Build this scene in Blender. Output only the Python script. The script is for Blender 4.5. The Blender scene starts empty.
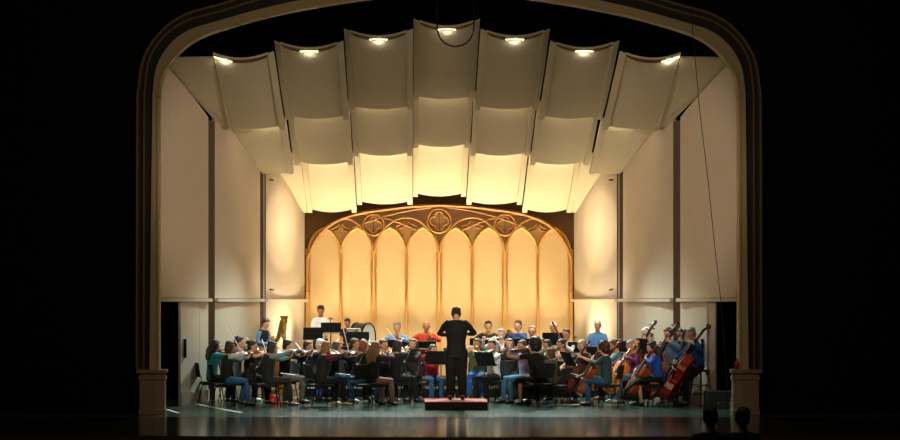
import bpy, bmesh, math, random
from mathutils import Vector, Matrix, Quaternion, noise
PI = math.pi
sc = bpy.context.scene
C = sc.collection
V = Vector

# ------------------------------------------------------------------ camera, world, light
FPX = 1638.0
CX, CY, CZ = -0.742, -31.3, 2.1          # the eye of the photographer, in the stalls
cam_d = bpy.data.cameras.new('camera')
cam_d.sensor_width = 36.0
cam_d.lens = FPX * 36.0 / 900.0
cam_d.shift_x = 40 / 900.0
cam_d.shift_y = 84 / 900.0
cam_d.clip_end = 200
cam = bpy.data.objects.new('camera', cam_d)
cam.location = (CX, CY, CZ)
cam.rotation_euler = (PI / 2, 0, 0)
C.objects.link(cam)
sc.camera = cam

w = bpy.data.worlds.new('world')
sc.world = w
w.use_nodes = True
w.node_tree.nodes['Background'].inputs[0].default_value = (0.35, 0.75, 0.8, 1)
w.node_tree.nodes['Background'].inputs[1].default_value = 0.0022

sc.view_settings.view_transform = 'Standard'
sc.view_settings.look = 'None'
sc.view_settings.gamma = 1.0
sc.view_settings.use_curve_mapping = False
sc.view_settings.exposure = 0.0


def lamp(name, kind, loc, target, energy, color, size=0.3, size_y=None, angle=60, blend=0.4, spread=None):
    d = bpy.data.lights.new(name, kind)
    d.energy = energy
    d.color = color
    if kind == 'SPOT':
        d.spot_size = math.radians(angle)
        d.spot_blend = blend
        d.shadow_soft_size = size
    elif kind == 'AREA':
        d.shape = 'RECTANGLE'
        d.size = size
        d.size_y = size_y or size
        if spread:
            d.spread = math.radians(spread)
    o = bpy.data.objects.new(name, d)
    o.location = loc
    o.rotation_euler = (V(target) - V(loc)).to_track_quat('-Z', 'Y').to_euler()
    C.objects.link(o)
    return o


WARM = (1.0, 0.83, 0.52)
COOL = (0.80, 1.0, 0.95)
# uplights on the floor at the foot of the back wall (behind the last row of players)
for i in range(8):
    x = (i - 3.5) * 0.83
    lamp('uplight', 'SPOT', (x, 9.45, 0.2), (x, 9.66, 4.6), 430, WARM, 0.12, angle=54, blend=0.5)
    lamp('uplight', 'SPOT', (x, 9.40, 0.2), (x * 1.15, 6.35, 5.9), 110, (1.0, 0.84, 0.62), 0.12, angle=25, blend=0.9)  # added beam to brighten the middle canopy row
    lamp('uplight', 'SPOT', (x, 9.62, 0.2), (x, 10.1, 2.4), 66, WARM, 0.12, angle=76, blend=0.9)
# warm spots at the two rear corners
for s in (-1, 1):
    lamp('corner_uplight', 'SPOT', (s * 3.1, 8.4, 0.6), (s * 3.95, 8.3, 2.6), 440, WARM, 0.25, angle=95, blend=1.0)
    lamp('corner_scallop', 'SPOT', (s * 2.9, 8.1, 3.9), (s * 3.95, 8.45, 3.9), 60, (1.0, 0.78, 0.5), 0.05, angle=100, blend=0.25)
# stage light over the players, hung between the canopy rows
for x in (-2.7, -0.9, 0.9, 2.7):
    lamp('top_light', 'SPOT', (x, 7.35, 5.0), (x * 1.15, 3.7, 0.4), 1450, COOL, 0.10, angle=64, blend=0.6)
    lamp('front_top_light', 'SPOT', (x, 4.72, 5.9), (x * 1.2, 3.9, 0.6), 330, COOL, 0.10, angle=76, blend=0.6)
    lamp('back_row_fill', 'SPOT', (x, 4.75, 5.7), (x * 1.1, 7.3, 1.3), 620, (1.0, 0.97, 0.88), 0.10, angle=52, blend=0.7)  # added fill to brighten the faces of the back row
# front of house light on the shell from the auditorium boxes
for s in (-1, 1):
    lamp('house_light', 'SPOT', (s * 5.5, -18, 7.0), (-s * 4.9, 4.5, 4.2), 7200, (1.0, 0.80, 0.59), 0.4, angle=16, blend=0.7)
lamp('house_light', 'SPOT', (0, -18, 8.0), (0, 3.5, 6.3), 650, (1.0, 0.80, 0.56), 0.4, angle=16, blend=0.9)
for x in (-3.0, 0, 3.0):
    lamp('player_light', 'SPOT', (x * 1.6, -17, 7.5), (x, 4.2, 1.25), 8500, (1.0, 0.86, 0.66), 0.3, angle=11, blend=0.8)
lamp('proscenium_fill', 'AREA', (0, -10.2, 6), (0, 0, 3.2), 190, (1.0, 0.76, 0.5), 9, 1)  # unseen area light added to lift the proscenium trim


# ------------------------------------------------------------------ materials
_mats = {}


def srgb(c):
    return tuple(((v / 255.0) / 12.92 if v / 255.0 <= 0.04045 else ((v / 255.0 + 0.055) / 1.055) ** 2.4) for v in c)


def mat(rgb, rough=0.7, metal=0.0, var=0.12, scale=12.0, emit=0.0, coat=0.0, bump=0.0, spec=0.5, key=None):
    k = (tuple(rgb), rough, metal, var, scale, emit, coat, bump, spec, key)
    if k in _mats:
        return _mats[k]
    m = bpy.data.materials.new(key or 'surface')
    m.use_nodes = True
    nt = m.node_tree
    b = nt.nodes['Principled BSDF']
    lin = srgb(rgb)
    tc = nt.nodes.new('ShaderNodeTexCoord')
    nz = nt.nodes.new('ShaderNodeTexNoise')
    nz.inputs['Scale'].default_value = scale
    nz.inputs['Detail'].default_value = 4
    nt.links.new(tc.outputs['Object'], nz.inputs['Vector'])
    mx = nt.nodes.new('ShaderNodeMix')
    mx.data_type = 'RGBA'
    mx.inputs[6].default_value = (*[v * (1 - var) for v in lin], 1)
    mx.inputs[7].default_value = (*[min(1, v * (1 + var)) for v in lin], 1)
    nt.links.new(nz.outputs['Fac'], mx.inputs[0])
    nt.links.new(mx.outputs[2], b.inputs['Base Color'])
    b.inputs['Roughness'].default_value = rough
    b.inputs['Metallic'].default_value = metal
    b.inputs['Specular IOR Level'].default_value = spec
    if coat:
        b.inputs['Coat Weight'].default_value = coat
        b.inputs['Coat Roughness'].default_value = 0.15
    if emit:
        b.inputs['Emission Color'].default_value = (*lin, 1)
        b.inputs['Emission Strength'].default_value = emit
    if bump:
        bp = nt.nodes.new('ShaderNodeBump')
        bp.inputs['Strength'].default_value = bump
        bp.inputs['Distance'].default_value = 0.02
        nt.links.new(nz.outputs['Fac'], bp.inputs['Height'])
        nt.links.new(bp.outputs['Normal'], b.inputs['Normal'])
    _mats[k] = m
    return m


def wood(rgb, rough=0.35, coat=0.4, scale=6.0):
    k = ('wood', tuple(rgb), rough, coat, scale)
    if k in _mats:
        return _mats[k]
    m = mat(rgb, rough, 0, 0.1, scale, coat=coat, key='varnished_wood_%d' % len(_mats))
    nt = m.node_tree
    nz = [n for n in nt.nodes if n.type == 'TEX_NOISE'][0]
    mp = nt.nodes.new('ShaderNodeMapping')
    mp.inputs['Scale'].default_value = (6, 6, 1)
    tc = [n for n in nt.nodes if n.type == 'TEX_COORD'][0]
    nt.links.new(tc.outputs['Object'], mp.inputs['Vector'])
    nt.links.new(mp.outputs['Vector'], nz.inputs['Vector'])
    mx = [n for n in nt.nodes if n.type == 'MIX'][0]
    lin = srgb(rgb)
    mx.inputs[6].default_value = (*[v * 0.6 for v in lin], 1)
    mx.inputs[7].default_value = (*[min(1, v * 1.3) for v in lin], 1)
    _mats[k] = m
    return m


BLACK = mat((14, 14, 15), 0.55, key='black_paint')
BLACKM = mat((18, 18, 19), 0.4, 0.6, key='black_metal')
VOID = mat((10, 12, 12), 0.95, key='black_masking', spec=0.1)
PANEL = mat((198, 184, 165), 0.75, var=0.05, scale=2.5, key='shell_cream_paint', spec=0.2)
CEILP = mat((205, 192, 164), 0.72, var=0.04, scale=3.0, key='canopy_cream_paint', spec=0.2)
TRIMM = mat((176, 158, 118), 0.6, var=0.06, scale=8, key='proscenium_cream_paint')
DARKT = mat((10, 10, 9), 0.6, key='proscenium_dark_paint')
GILT = mat((122, 96, 60), 0.4, 0.35, key='dull_gilt')
BROWN = mat((112, 78, 40), 0.8, key='brown_back_paint', var=0.08)
SLOTM = mat((88, 72, 58), 0.8, key='return_shade_brown')  # shade of the gaps between wall units put into the colour
LANCET = mat((220, 188, 140), 0.8, var=0.03, scale=3, key='lancet_cream_paint', spec=0.2)
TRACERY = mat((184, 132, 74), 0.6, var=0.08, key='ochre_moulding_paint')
TRACERYD = mat((134, 96, 56), 0.7, var=0.08, key='ochre_field_shaded')  # darker than the mouldings: recess shade put into the colour
PAPER = mat((225, 225, 215), 0.8, var=0.03, key='sheet_paper')


# ------------------------------------------------------------------ mesh helpers
def tagit(o, label=None, cat=None, group=None, kind=None):
    if label:
        o['label'] = label
    if cat:
        o['category'] = cat
    if group:
        o['group'] = group
    if kind:
        o['kind'] = kind
    return o


def obj(name, bm, m, parent=None, smooth=False, bevel=0.0):
    me = bpy.data.meshes.new(name)
    bmesh.ops.recalc_face_normals(bm, faces=bm.faces)
    for e in bm.edges:
        if len(e.link_faces) == 2 and e.calc_face_angle(0) > 0.75:
            e.smooth = False
    bm.to_mesh(me)
    bm.free()
    for mm in (m if isinstance(m, (list, tuple)) else [m]):
        me.materials.append(mm)
    if smooth:
        me.polygons.foreach_set('use_smooth', [True] * len(me.polygons))
    o = bpy.data.objects.new(name, me)
    C.objects.link(o)
    if parent:
        o.parent = parent
    if bevel:
        b = o.modifiers.new('bevel', 'BEVEL')
        b.width = bevel
        b.segments = 2
        b.limit_method = 'ANGLE'
    return o


def thing(name, label, cat, loc=(0, 0, 0), rotz=0, group=None):
    o = bpy.data.objects.new(name, None)
    o.empty_display_size = 0.1
    C.objects.link(o)
    o.location = loc
    o.rotation_euler = (0, 0, rotz)
    return tagit(o, label, cat, group)


def NB():
    return bmesh.new()


def box(bm, x0, x1, y0, y1, z0, z1, M=None, mi=0):
    vs = [bm.verts.new((x, y, z)) for x in (x0, x1) for y in (y0, y1) for z in (z0, z1)]
    fs = [(0, 1, 3, 2), (4, 6, 7, 5), (0, 4, 5, 1), (2, 3, 7, 6), (0, 2, 6, 4), (1, 5, 7, 3)]
    for f in fs:
        fc = bm.faces.new([vs[i] for i in f])
        fc.material_index = mi
    if M is not None:
        bmesh.ops.transform(bm, matrix=M, verts=vs)
    return vs


def prism(bm, poly, d, M=None, mi=0):
    """closed polygon poly [(a,b)] in XZ extruded along y from 0 to d"""
    n = len(poly)
    A = [bm.verts.new((a, 0, b)) for a, b in poly]
    B = [bm.verts.new((a, d, b)) for a, b in poly]
    f1 = bm.faces.new(A)
    f2 = bm.faces.new(B[::-1])
    fs = [f1, f2]
    for i in range(n):
        j = (i + 1) % n
        fs.append(bm.faces.new((A[j], A[i], B[i], B[j])))
    for f in fs:
        f.material_index = mi
    if M is not None:
        bmesh.ops.transform(bm, matrix=M, verts=A + B)
    return A + B


def frame_for(t, ref=None):
    t = t.normalized()
    r = ref if ref is not None else V((0, 0, 1))
    if abs(t.dot(r)) > 0.97:
        r = V((1, 0, 0)) if abs(t.x) < 0.9 else V((0, 1, 0))
    a = r.cross(t).normalized()
    b = t.cross(a).normalized()
    return a, b


def tube(bm, pts, rad, n=8, ref=None, cap=True, mi=0, ell=None, M=None):
    """swept tube; rad a number, list of numbers or list of (ra, rb)"""
    pts = [V(p) for p in pts]
    rings = []
    allv = []
    m = len(pts)
    for i, p in enumerate(pts):
        if i == 0:
            t = pts[1] - pts[0]
        elif i == m - 1:
            t = pts[-1] - pts[-2]
        else:
            t = (pts[i + 1] - pts[i]).normalized() + (pts[i] - pts[i - 1]).normalized()
        if t.length < 1e-9:
            t = V((0, 0, 1))
        a, b = frame_for(t, ref)
        r = rad[i] if isinstance(rad, (list, tuple)) else rad
        ra, rb = r if isinstance(r, (list, tuple)) else (r, r)
        ring = [bm.verts.new(p + a * (ra * math.cos(2 * PI * k / n)) + b * (rb * math.sin(2 * PI * k / n))) for k in range(n)]
        rings.append(ring)
        allv += ring
    for i in range(m - 1):
        for k in range(n):
            f = bm.faces.new((rings[i][k], rings[i][(k + 1) % n], rings[i + 1][(k + 1) % n], rings[i + 1][k]))
            f.material_index = mi
            f.smooth = True
    if cap:
        f = bm.faces.new(rings[0][::-1]); f.material_index = mi
        f = bm.faces.new(rings[-1]); f.material_index = mi
    if M is not None:
        bmesh.ops.transform(bm, matrix=M, verts=allv)
    return allv


def ball(bm, c, r, n=12, m=8, M=None, mi=0):
    """ellipsoid; r number or 3-tuple"""
    r = r if isinstance(r, (list, tuple)) else (r, r, r)
    c = V(c)
    vs = []
    top = bm.verts.new(c + V((0, 0, r[2])))
    bot = bm.verts.new(c - V((0, 0, r[2])))
    rings = []
    for i in range(1, m):
        ph = PI * i / m
        rings.append([bm.verts.new(c + V((r[0] * math.sin(ph) * math.cos(2 * PI * k / n), r[1] * math.sin(ph) * math.sin(2 * PI * k / n), r[2] * math.cos(ph)))) for k in range(n)])
    fs = []
    for k in range(n):
        fs.append(bm.faces.new((top, rings[0][k], rings[0][(k + 1) % n])))
        fs.append(bm.faces.new((bot, rings[-1][(k + 1) % n], rings[-1][k])))
        for i in range(len(rings) - 1):
            fs.append(bm.faces.new((rings[i][k], rings[i + 1][k], rings[i + 1][(k + 1) % n], rings[i][(k + 1) % n])))
    for f in fs:
        f.smooth = True
        f.material_index = mi
    vs = [top, bot] + [v for r_ in rings for v in r_]
    if M is not None:
        bmesh.ops.transform(bm, matrix=M, verts=vs)
    return vs


def lathe(bm, prof, n=20, M=None, mi=0, capb=True, capt=True):
    rings = [[bm.verts.new((r * math.cos(2 * PI * k / n), r * math.sin(2 * PI * k / n), z)) for k in range(n)] for r, z in prof]
    for i in range(len(rings) - 1):
        for k in range(n):
            f = bm.faces.new((rings[i][k], rings[i][(k + 1) % n], rings[i + 1][(k + 1) % n], rings[i + 1][k]))
            f.smooth = True
            f.material_index = mi
    if capb:
        bm.faces.new(rings[0][::-1]).material_index = mi
    if capt:
        bm.faces.new(rings[-1]).material_index = mi
    vs = [v for r in rings for v in r]
    if M is not None:
        bmesh.ops.transform(bm, matrix=M, verts=vs)
    return vs


def T(x, y, z):
    return Matrix.Translation((x, y, z))


def RZ(a):
    return Matrix.Rotation(a, 4, 'Z')


def RX(a):
    return Matrix.Rotation(a, 4, 'X')


def at(px, py, y):
    """photo point at stage depth y -> world point"""
    D = y - CY
    return V((CX + (px - 410) * D / FPX, y, CZ + (304 - py) * D / FPX))


# ------------------------------------------------------------------ the setting
def floor_mat():
    m = mat((60, 80, 70), 0.34, 0, 0.18, 1.6, spec=0.3, key='stage_floor_paint')
    nt = m.node_tree
    b = nt.nodes['Principled BSDF']
    tc = nt.nodes.new('ShaderNodeTexCoord')
    nz = nt.nodes.new('ShaderNodeTexNoise')
    nz.inputs['Scale'].default_value = 3.0
    nz.inputs['Detail'].default_value = 6
    nt.links.new(tc.outputs['Object'], nz.inputs['Vector'])
    mr = nt.nodes.new('ShaderNodeMapRange')
    mr.inputs['To Min'].default_value = 0.16
    mr.inputs['To Max'].default_value = 0.30
    nt.links.new(nz.outputs['Fac'], mr.inputs['Value'])
    nt.links.new(mr.outputs['Result'], b.inputs['Roughness'])
    return m


FLOORM = floor_mat()
APRON = wood((34, 24, 17), 0.16, 0.0, 3.0)
APRON.node_tree.nodes['Principled BSDF'].inputs['Specular IOR Level'].default_value = 0.45


def build_floor():
    bm = NB()
    # curved apron edge
    N = 28
    front = []
    for i in range(N + 1):
        x = -13 + 26 * i / N
        front.append((x, -5.45 + 0.9 * (x / 9.0) ** 2 if abs(x) < 9 else -4.55))
    mid = -0.9
    a = [bm.verts.new((x, y, 0)) for x, y in front]
    b = [bm.verts.new((x, mid, 0)) for x, y in front]
    c = [bm.verts.new((x, 13.0, 0)) for x, y in front]
    lo = [bm.verts.new((x, y, -0.95)) for x, y in front]
    for i in range(N):
        bm.faces.new((a[i], a[i + 1], b[i + 1], b[i])).material_index = 1
        bm.faces.new((b[i], b[i + 1], c[i + 1], c[i])).material_index = 0
        bm.faces.new((lo[i], lo[i + 1], a[i + 1], a[i])).material_index = 2
    o = obj('floor', bm, [FLOORM, APRON, mat((40, 24, 18), 0.7, key='stage_front_paint')])
    tagit(o, kind='structure')
    bm = NB()
    box(bm, -16, 16, -33, -4.0, -1.15, -0.95)
    tagit(obj('floor', bm, VOID), kind='structure')
    # stage house behind the shell
    bm = NB()
    box(bm, -13, 13, 12.8, 13.0, 0, 16)
    tagit(obj('wall_back', bm, VOID), kind='structure')
    for s, nm in ((-1, 'wall_left'), (1, 'wall_right')):
        bm = NB()
        box(bm, s * 13 - 0.1, s * 13 + 0.1, -4.5, 13, 0, 16)
        tagit(obj(nm, bm, VOID), kind='structure')


build_floor()

bm = NB(); box(bm, -13, 13, 0.6, 13, 12.0, 12.2)
tagit(obj('ceiling', bm, VOID), kind='structure')

# proscenium -------------------------------------------------------
K = 31.3 / FPX


def contour(pts):
    """left half in px offsets from the arch axis -> full world contour (x, z)"""
    L = [(dx * K, CZ + (304 - y) * K) for dx, y in pts]
    L = smooth2(L)
    R = [(-x, z) for x, z in L[::-1]]
    return L + R[1:]


def smooth2(L, k=2):
    out = [L[0], L[1]]
    P = L
    for i in range(1, len(P) - 1):
        p0 = P[i - 1]; p1 = P[i]; p2 = P[i + 1]; p3 = P[min(i + 2, len(P) - 1)]
        for s in (0.25, 0.5, 0.75, 1.0):
            q = []
            for c in (0, 1):
                q.append(0.5 * ((2 * p1[c]) + (-p0[c] + p2[c]) * s + (2 * p0[c] - 5 * p1[c] + 4 * p2[c] - p3[c]) * s * s + (-p0[c] + 3 * p1[c] - 3 * p2[c] + p3[c]) * s ** 3))
            out.append(tuple(q))
    return out


INNER = [(-288.8, 369), (-288.8, 125), (-288.2, 98), (-285, 76), (-270, 54.5), (-253, 41), (-229, 31), (-179, 17), (-129, 7), (-84, 0), (-40, -5), (0, -7)]
OUTER = [(-298.5, 369), (-295.8, 125), (-295, 92), (-291, 66), (-278, 45), (-259, 31), (-229, 21.5), (-184, 9), (-132, -2), (-84, -9.5), (-40, -14), (0, -16)]
LIN2 = [(-303.5, 369), (-303, 125), (-302, 88), (-297, 58), (-281.5, 36), (-260, 22), (-229, 13.5), (-184, 0), (-132, -10), (-84, -18), (-40, -22), (0, -24)]
LIN1 = [(-309.5, 369), (-309, 125), (-307.6, 88), (-302, 58), (-285, 33), (-262, 17), (-229, 7.5), (-184, -6), (-132, -16), (-84, -24), (-40, -28), (0, -30)]


def offset(cn, d):
    out = []
    n = len(cn)
    for i in range(n):
        p = cn[max(0, i - 1)]; q = cn[min(n - 1, i + 1)]
        tx, tz = q[0] - p[0], q[1] - p[1]
        l = math.hypot(tx, tz) or 1
        out.append((cn[i][0] - tz / l * d, cn[i][1] + tx / l * d))
    return out


def band(bm, ca, cb, y0, y1, mi=0):
    n = min(len(ca), len(cb))
    rows = []
    for i in range(n):
        rows.append([bm.verts.new((ca[i][0], y0, ca[i][1])), bm.verts.new((cb[i][0], y0, cb[i][1])),
                     bm.verts.new((cb[i][0], y1, cb[i][1])), bm.verts.new((ca[i][0], y1, ca[i][1]))])
    for i in range(n - 1):
        for k in range(4):
            j = (k + 1) % 4
            f = bm.faces.new((rows[i][k], rows[i][j], rows[i + 1][j], rows[i + 1][k]))
            f.material_index = mi
            f.smooth = False
    bm.faces.new(rows[0]); bm.faces.new(rows[-1][::-1])


cin, cout, c2, c1 = contour(INNER), contour(OUTER), contour(LIN2), contour(LIN1)
bm = NB(); band(bm, cin, cout, -0.12, 0.10)
band(bm, offset(cin, 0.0), offset(cin, 0.035), -0.15, -0.12)
tagit(obj('trim_1', bm, TRIMM), kind='structure')
bm = NB(); band(bm, cout, c1, -0.05, 0.3)
tagit(obj('trim_2', bm, DARKT), kind='structure')
bm = NB(); band(bm, c2, offset(c2, 0.035), -0.11, -0.05)
tagit(obj('trim_3', bm, GILT), kind='structure')
bm = NB(); band(bm, c1, offset(c1, 0.045), -0.16, 0.0)
tagit(obj('trim_4', bm, GILT), kind='structure')
# the dark auditorium wall around the arch
bm = NB()
far = []
for x, z in c1:
    far.append((x, z))
n = len(c1)
A = [bm.verts.new((x, 0.02, z)) for x, z in c1]
B = []
for i, (x, z) in enumerate(c1):
    if z < 6.2 and x < 0:
        B.append(bm.verts.new((-16, 0.02, z if i else z)))
    elif z < 6.2:
        B.append(bm.verts.new((16, 0.02, z)))
    else:
        a = math.atan2(z - 6.2, x)
        B.append(bm.verts.new((max(-16, min(16, x * 3.4)), 0.02, 12.0)))
for i in range(n - 1):
    bm.faces.new((A[i], A[i + 1], B[i + 1], B[i]))
for s in (-1, 1):
    v = [bm.verts.new(p) for p in ((s * 5.8, 0.02, 0), (s * 16, 0.02, 0), (s * 16, 0.02, c1[0][1]), (s * 5.8, 0.02, c1[0][1]))]
    bm.faces.new(v if s > 0 else v[::-1])
tagit(obj('wall_front', bm, VOID), kind='structure')

# plinths of the proscenium
for s, nm in ((-1, 'trim_5'), (1, 'trim_6')):
    bm = NB()
    def oct_(x0, x1, y0, y1, ch, z0, z1):
        pl = [(x0 + ch, y0), (x1, y0), (x1, y1), (x0, y1), (x0, y0 + ch)]
        a = [bm.verts.new((s * x, y, z0)) for x, y in pl]
        b = [bm.verts.new((s * x, y, z1)) for x, y in pl]
        bm.faces.new(a); bm.faces.new(b[::-1])
        for i in range(5):
            bm.faces.new((a[i], a[(i + 1) % 5], b[(i + 1) % 5], b[i]))
    zt = c1[0][1]
    oct_(5.41, 5.87, -0.28, 0.06, 0.15, 0.0, zt - 0.07)
    oct_(5.395, 5.885, -0.30, 0.06, 0.15, 0.0, 0.10)
    oct_(5.37, 5.92, -0.33, 0.06, 0.15, zt - 0.07, zt)
    oct_(5.39, 5.89, -0.30, 0.06, 0.15, zt - 0.20, zt - 0.13)
    tagit(obj(nm, bm, mat((132, 112, 90), 0.6, key='plinth_paint'), bevel=0.008), kind='structure')

# ------------------------------------------------------------------ orchestra shell: canopy
CUSP = [-3.48, -2.08, -0.675, 0.675, 2.08, 3.48]


def canopy(x0, x1, yf, yr, zf, zr, label, ends_f, mid_f, ends_r, mid_r, fl=(0.13, 0.13), light=True, xr=None, brown=True):
    """one curved canopy reflector: a bowed pan between two flanges"""
    root = thing('acoustic_canopy', label, 'canopy panel', (0, 0, 0), 0, 'curved canopy panels of the orchestra shell')
    xr0, xr1 = xr or (x0, x1)
    N, R = 14, 8
    bm = NB()
    grid = []; top = []
    for j in range(R + 1):
        t = j / R
        y = yf + (yr - yf) * t
        z = zf + (zr - zf) * t - 0.06 * math.sin(PI * t)
        a = x0 + (xr0 - x0) * t + fl[0]; b = x1 + (xr1 - x1) * t - fl[1]
        e = ends_f + (ends_r - ends_f) * t; m_ = mid_f + (mid_r - mid_f) * t
        row = []; rt = []
        for i in range(N + 1):
            u = i / N
            zz = z + e + (m_ - e) * (1 - (2 * u - 1) ** 2)
            row.append(bm.verts.new((a + (b - a) * u, y, zz)))
            rt.append(bm.verts.new((a + (b - a) * u, y, zz + 0.035)))
        grid.append(row); top.append(rt)
    for j in range(R):
        for i in range(N):
            for g, fl_ in ((grid, False), (top, True)):
                q = (g[j][i], g[j][i + 1], g[j + 1][i + 1], g[j + 1][i])
                f = bm.faces.new(q if fl_ else q[::-1]); f.smooth = True
    for i in range(N):
        bm.faces.new((grid[0][i], grid[0][i + 1], top[0][i + 1], top[0][i]))
        bm.faces.new((grid[R][i + 1], grid[R][i], top[R][i], top[R][i + 1]))
    for j in range(R):
        bm.faces.new((grid[j][0], top[j][0], top[j + 1][0], grid[j + 1][0]))
        bm.faces.new((grid[j][N], grid[j + 1][N], top[j + 1][N], top[j][N]))
    obj('pan', bm, CEILP, root)
    for side in (0, 1):
        wf = fl[side]
        if wf <= 0:
            continue
        bm = NB()
        rows = []
        for j in range(R + 1):
            t = j / R
            y = yf + (yr - yf) * t
            z = zf + (zr - zf) * t - 0.06 * math.sin(PI * t)
            if side == 0:
                a = x0 + (xr0 - x0) * t + 0.006; b = a + wf - 0.006
            else:
                b = x1 + (xr1 - x1) * t - 0.006; a = b - wf + 0.006
            if j == 0:
                y -= 0.02
            if j == R:
                y += 0.03
            tk = 0.03 + 0.08 * min(1, 3 * t)
            q = 0.055 * max(0, 1 - 1.2 * t) if light else 0
            za, zb2 = (z, z - q) if side == 0 else (z - q, z)
            rows.append([bm.verts.new((a, y, za)), bm.verts.new((b, y, zb2)), bm.verts.new((b, y, zb2 + tk)), bm.verts.new((a, y, za + tk))])
        for j in range(R):
            for k in range(4):
                bm.faces.new((rows[j][k], rows[j][(k + 1) % 4], rows[j + 1][(k + 1) % 4], rows[j + 1][k]))
        bm.faces.new(rows[0]); bm.faces.new(rows[-1][::-1])
        obj('flange', bm, CEILP, root)
    hangers(root, max(x0, xr0), min(x1, xr1), yf, yr, zf, zr)
    return root


def zpan(x0, x1, yf, yr, zf, zr, ef, mf, er, mr, fl, x, y):
    t = (y - yf) / (yr - yf)
    z = zf + (zr - zf) * t - 0.06 * math.sin(PI * t)
    u = (x - x0 - fl[0]) / (x1 - x0 - fl[0] - fl[1])
    e = ef + (er - ef) * t; m_ = mf + (mr - mf) * t
    return z + e + (m_ - e) * (1 - (2 * u - 1) ** 2)


def recess_light(p, label, xc=None):
    """slot light near the front lip of a canopy panel: brown recess strip, glowing lens"""
    x0, x1, yf, yr, zf, zr, ef, mf, er, mr, fl = p
    c = (x0 + x1) / 2 if xc is None else xc
    root = thing('ceiling_light', label, 'ceiling light', (c, yf + 0.2, zpan(*p, c, yf + 0.2)), 0, 'lights set in the front lips of the canopy')
    bm = NB()
    N = 16
    hw = (x1 - x0) / 2 - fl[0] - 0.01
    mid = (x0 + x1) / 2
    rows = []
    for i in range(N + 1):
        x = mid + hw * (2 * i / N - 1)
        w_ = 0.04 + 0.07 * (1 - (2 * i / N - 1) ** 2) ** 0.5
        ya, yb = yf + 0.02, yf + 0.02 + w_
        rows.append([bm.verts.new((x - c, yy - yf - 0.2, zpan(*p, x, yy) - dz - root.location.z)) for yy, dz in ((ya, 0.004), (yb, 0.004), (yb, -0.002), (ya, -0.002))])
    for i in range(N):
        for k in range(4):
            bm.faces.new((rows[i][k], rows[i][(k + 1) % 4], rows[i + 1][(k + 1) % 4], rows[i + 1][k]))
    bm.faces.new(rows[0]); bm.faces.new(rows[-1][::-1])
    obj('recess_strip', bm, mat((96, 70, 38), 0.6, key='recess_brown'), root)
    bm = NB()
    n = 20
    ctr = bm.verts.new((0, 0, zpan(*p, c, yf + 0.12) - 0.012 - root.location.z))
    ring = []
    for k in range(n):
        x = c + 0.19 * math.cos(2 * PI * k / n); y = yf + 0.09 + 0.04 * math.sin(2 * PI * k / n)
        ring.append(bm.verts.new((x - c, y - yf - 0.2, zpan(*p, x, max(y, yf + 0.01)) - 0.010 - root.location.z)))
    for k in range(n):
        f = bm.faces.new((ctr, ring[k], ring[(k + 1) % n])); f.smooth = True
    obj('lens', bm, mat((255, 240, 190), 0.5, emit=3.5, key='lamp_lens'), root)
    lamp('canopy_lamp', 'POINT', (c, yf + 0.13, root.location.z - 0.06), (c, yf + 0.75, root.location.z - 3), 1.5, (1, 0.93, 0.75), 0.03)


def wing(pts_bottom, label, th=0.04):
    """flat triangular or four-sided closing panel from the canopy to the side wall"""
    bm = NB()
    a = [bm.verts.new(p) for p in pts_bottom]
    b = [bm.verts.new((p[0], p[1], p[2] + th)) for p in pts_bottom]
    bm.faces.new(a); bm.faces.new(b[::-1])
    n = len(a)
    for i in range(n):
        bm.faces.new((a[i], a[(i + 1) % n], b[(i + 1) % n], b[i]))
    o = obj('canopy_wing', bm, CEILP)
    for p in (pts_bottom[0], pts_bottom[3]):
        bm = NB(); tube(bm, [(p[0] + (0.05 if p[0] > 0 else -0.05), p[1], p[2]), (p[0] + (0.05 if p[0] > 0 else -0.05), p[1], 12.05)], 0.006, 6)
        obj('hanger_cable', bm, BLACKM, o)
    tagit(o, label, 'canopy panel', 'flat wings of the canopy against the side walls')
    return o


side_words = {-1: 'left', 1: 'right'}
Y1f, Y1r, Y2f, Y2r, Y3f, Y3r = 1.7, 4.7, 4.85, 7.3, 7.45, 9.95
# front row -------------------------------------------------


def strip(c, yf, zf, zr, yr, e, wd=1.0):
    """slot light behind the lip of the row in front, grazing down this panel"""
    lamp('slot_light', 'AREA', (c, yf + 0.10, zf - 0.22), (c, yf + 1.3, zf - 0.62), e, (1.0, 0.80, 0.52), wd, 0.05)


ROW1 = {0: (7.82, 6.58), 1: (7.62, 6.36), 2: (7.38, 6.15), 3: (7.17, 5.93)}
ROW2 = {0: (7.00, 5.78), 1: (6.79, 5.58), 2: (6.58, 5.37), 3: (6.22, 5.16)}
ROW3 = {0: (6.10, 4.80), 1: (5.90, 4.60), 2: (5.69, 4.40)}
def hangers(root, x0, x1, ya, yb, za, zb):
    for x in (x0 + 0.07, x1 - 0.07):
        for y, z in ((ya + 0.5, za), (yb - 0.3, zb)):
            t = (y - ya) / (yb - ya)
            bm = NB(); tube(bm, [(x, y, za + (zb - za) * t + 0.0), (x, y, 12.05)], 0.006, 6)
            obj('hanger_cable', bm, BLACKM, root)


names = {0: 'central', 1: 'next to the centre', 2: 'third from the centre', 3: 'outermost'}


def lab(row, k, s):
    rw = {1: 'front', 2: 'middle', 3: 'rear'}[row]
    br = {1: 'dim', 2: 'pale tan', 3: 'brightly lit yellow'}[row]
    if k == 0:
        return f'{br} curved canopy panel, centre of the {rw} row'
    pos = {1: 'just', 2: 'second', 3: 'outermost, third'}[k]
    if k == 1:
        return f'{br} curved canopy panel just {side_words[s]} of centre in the {rw} row'
    return f'{br} canopy panel {pos} to the {side_words[s]} of centre in the {rw} row'


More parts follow.
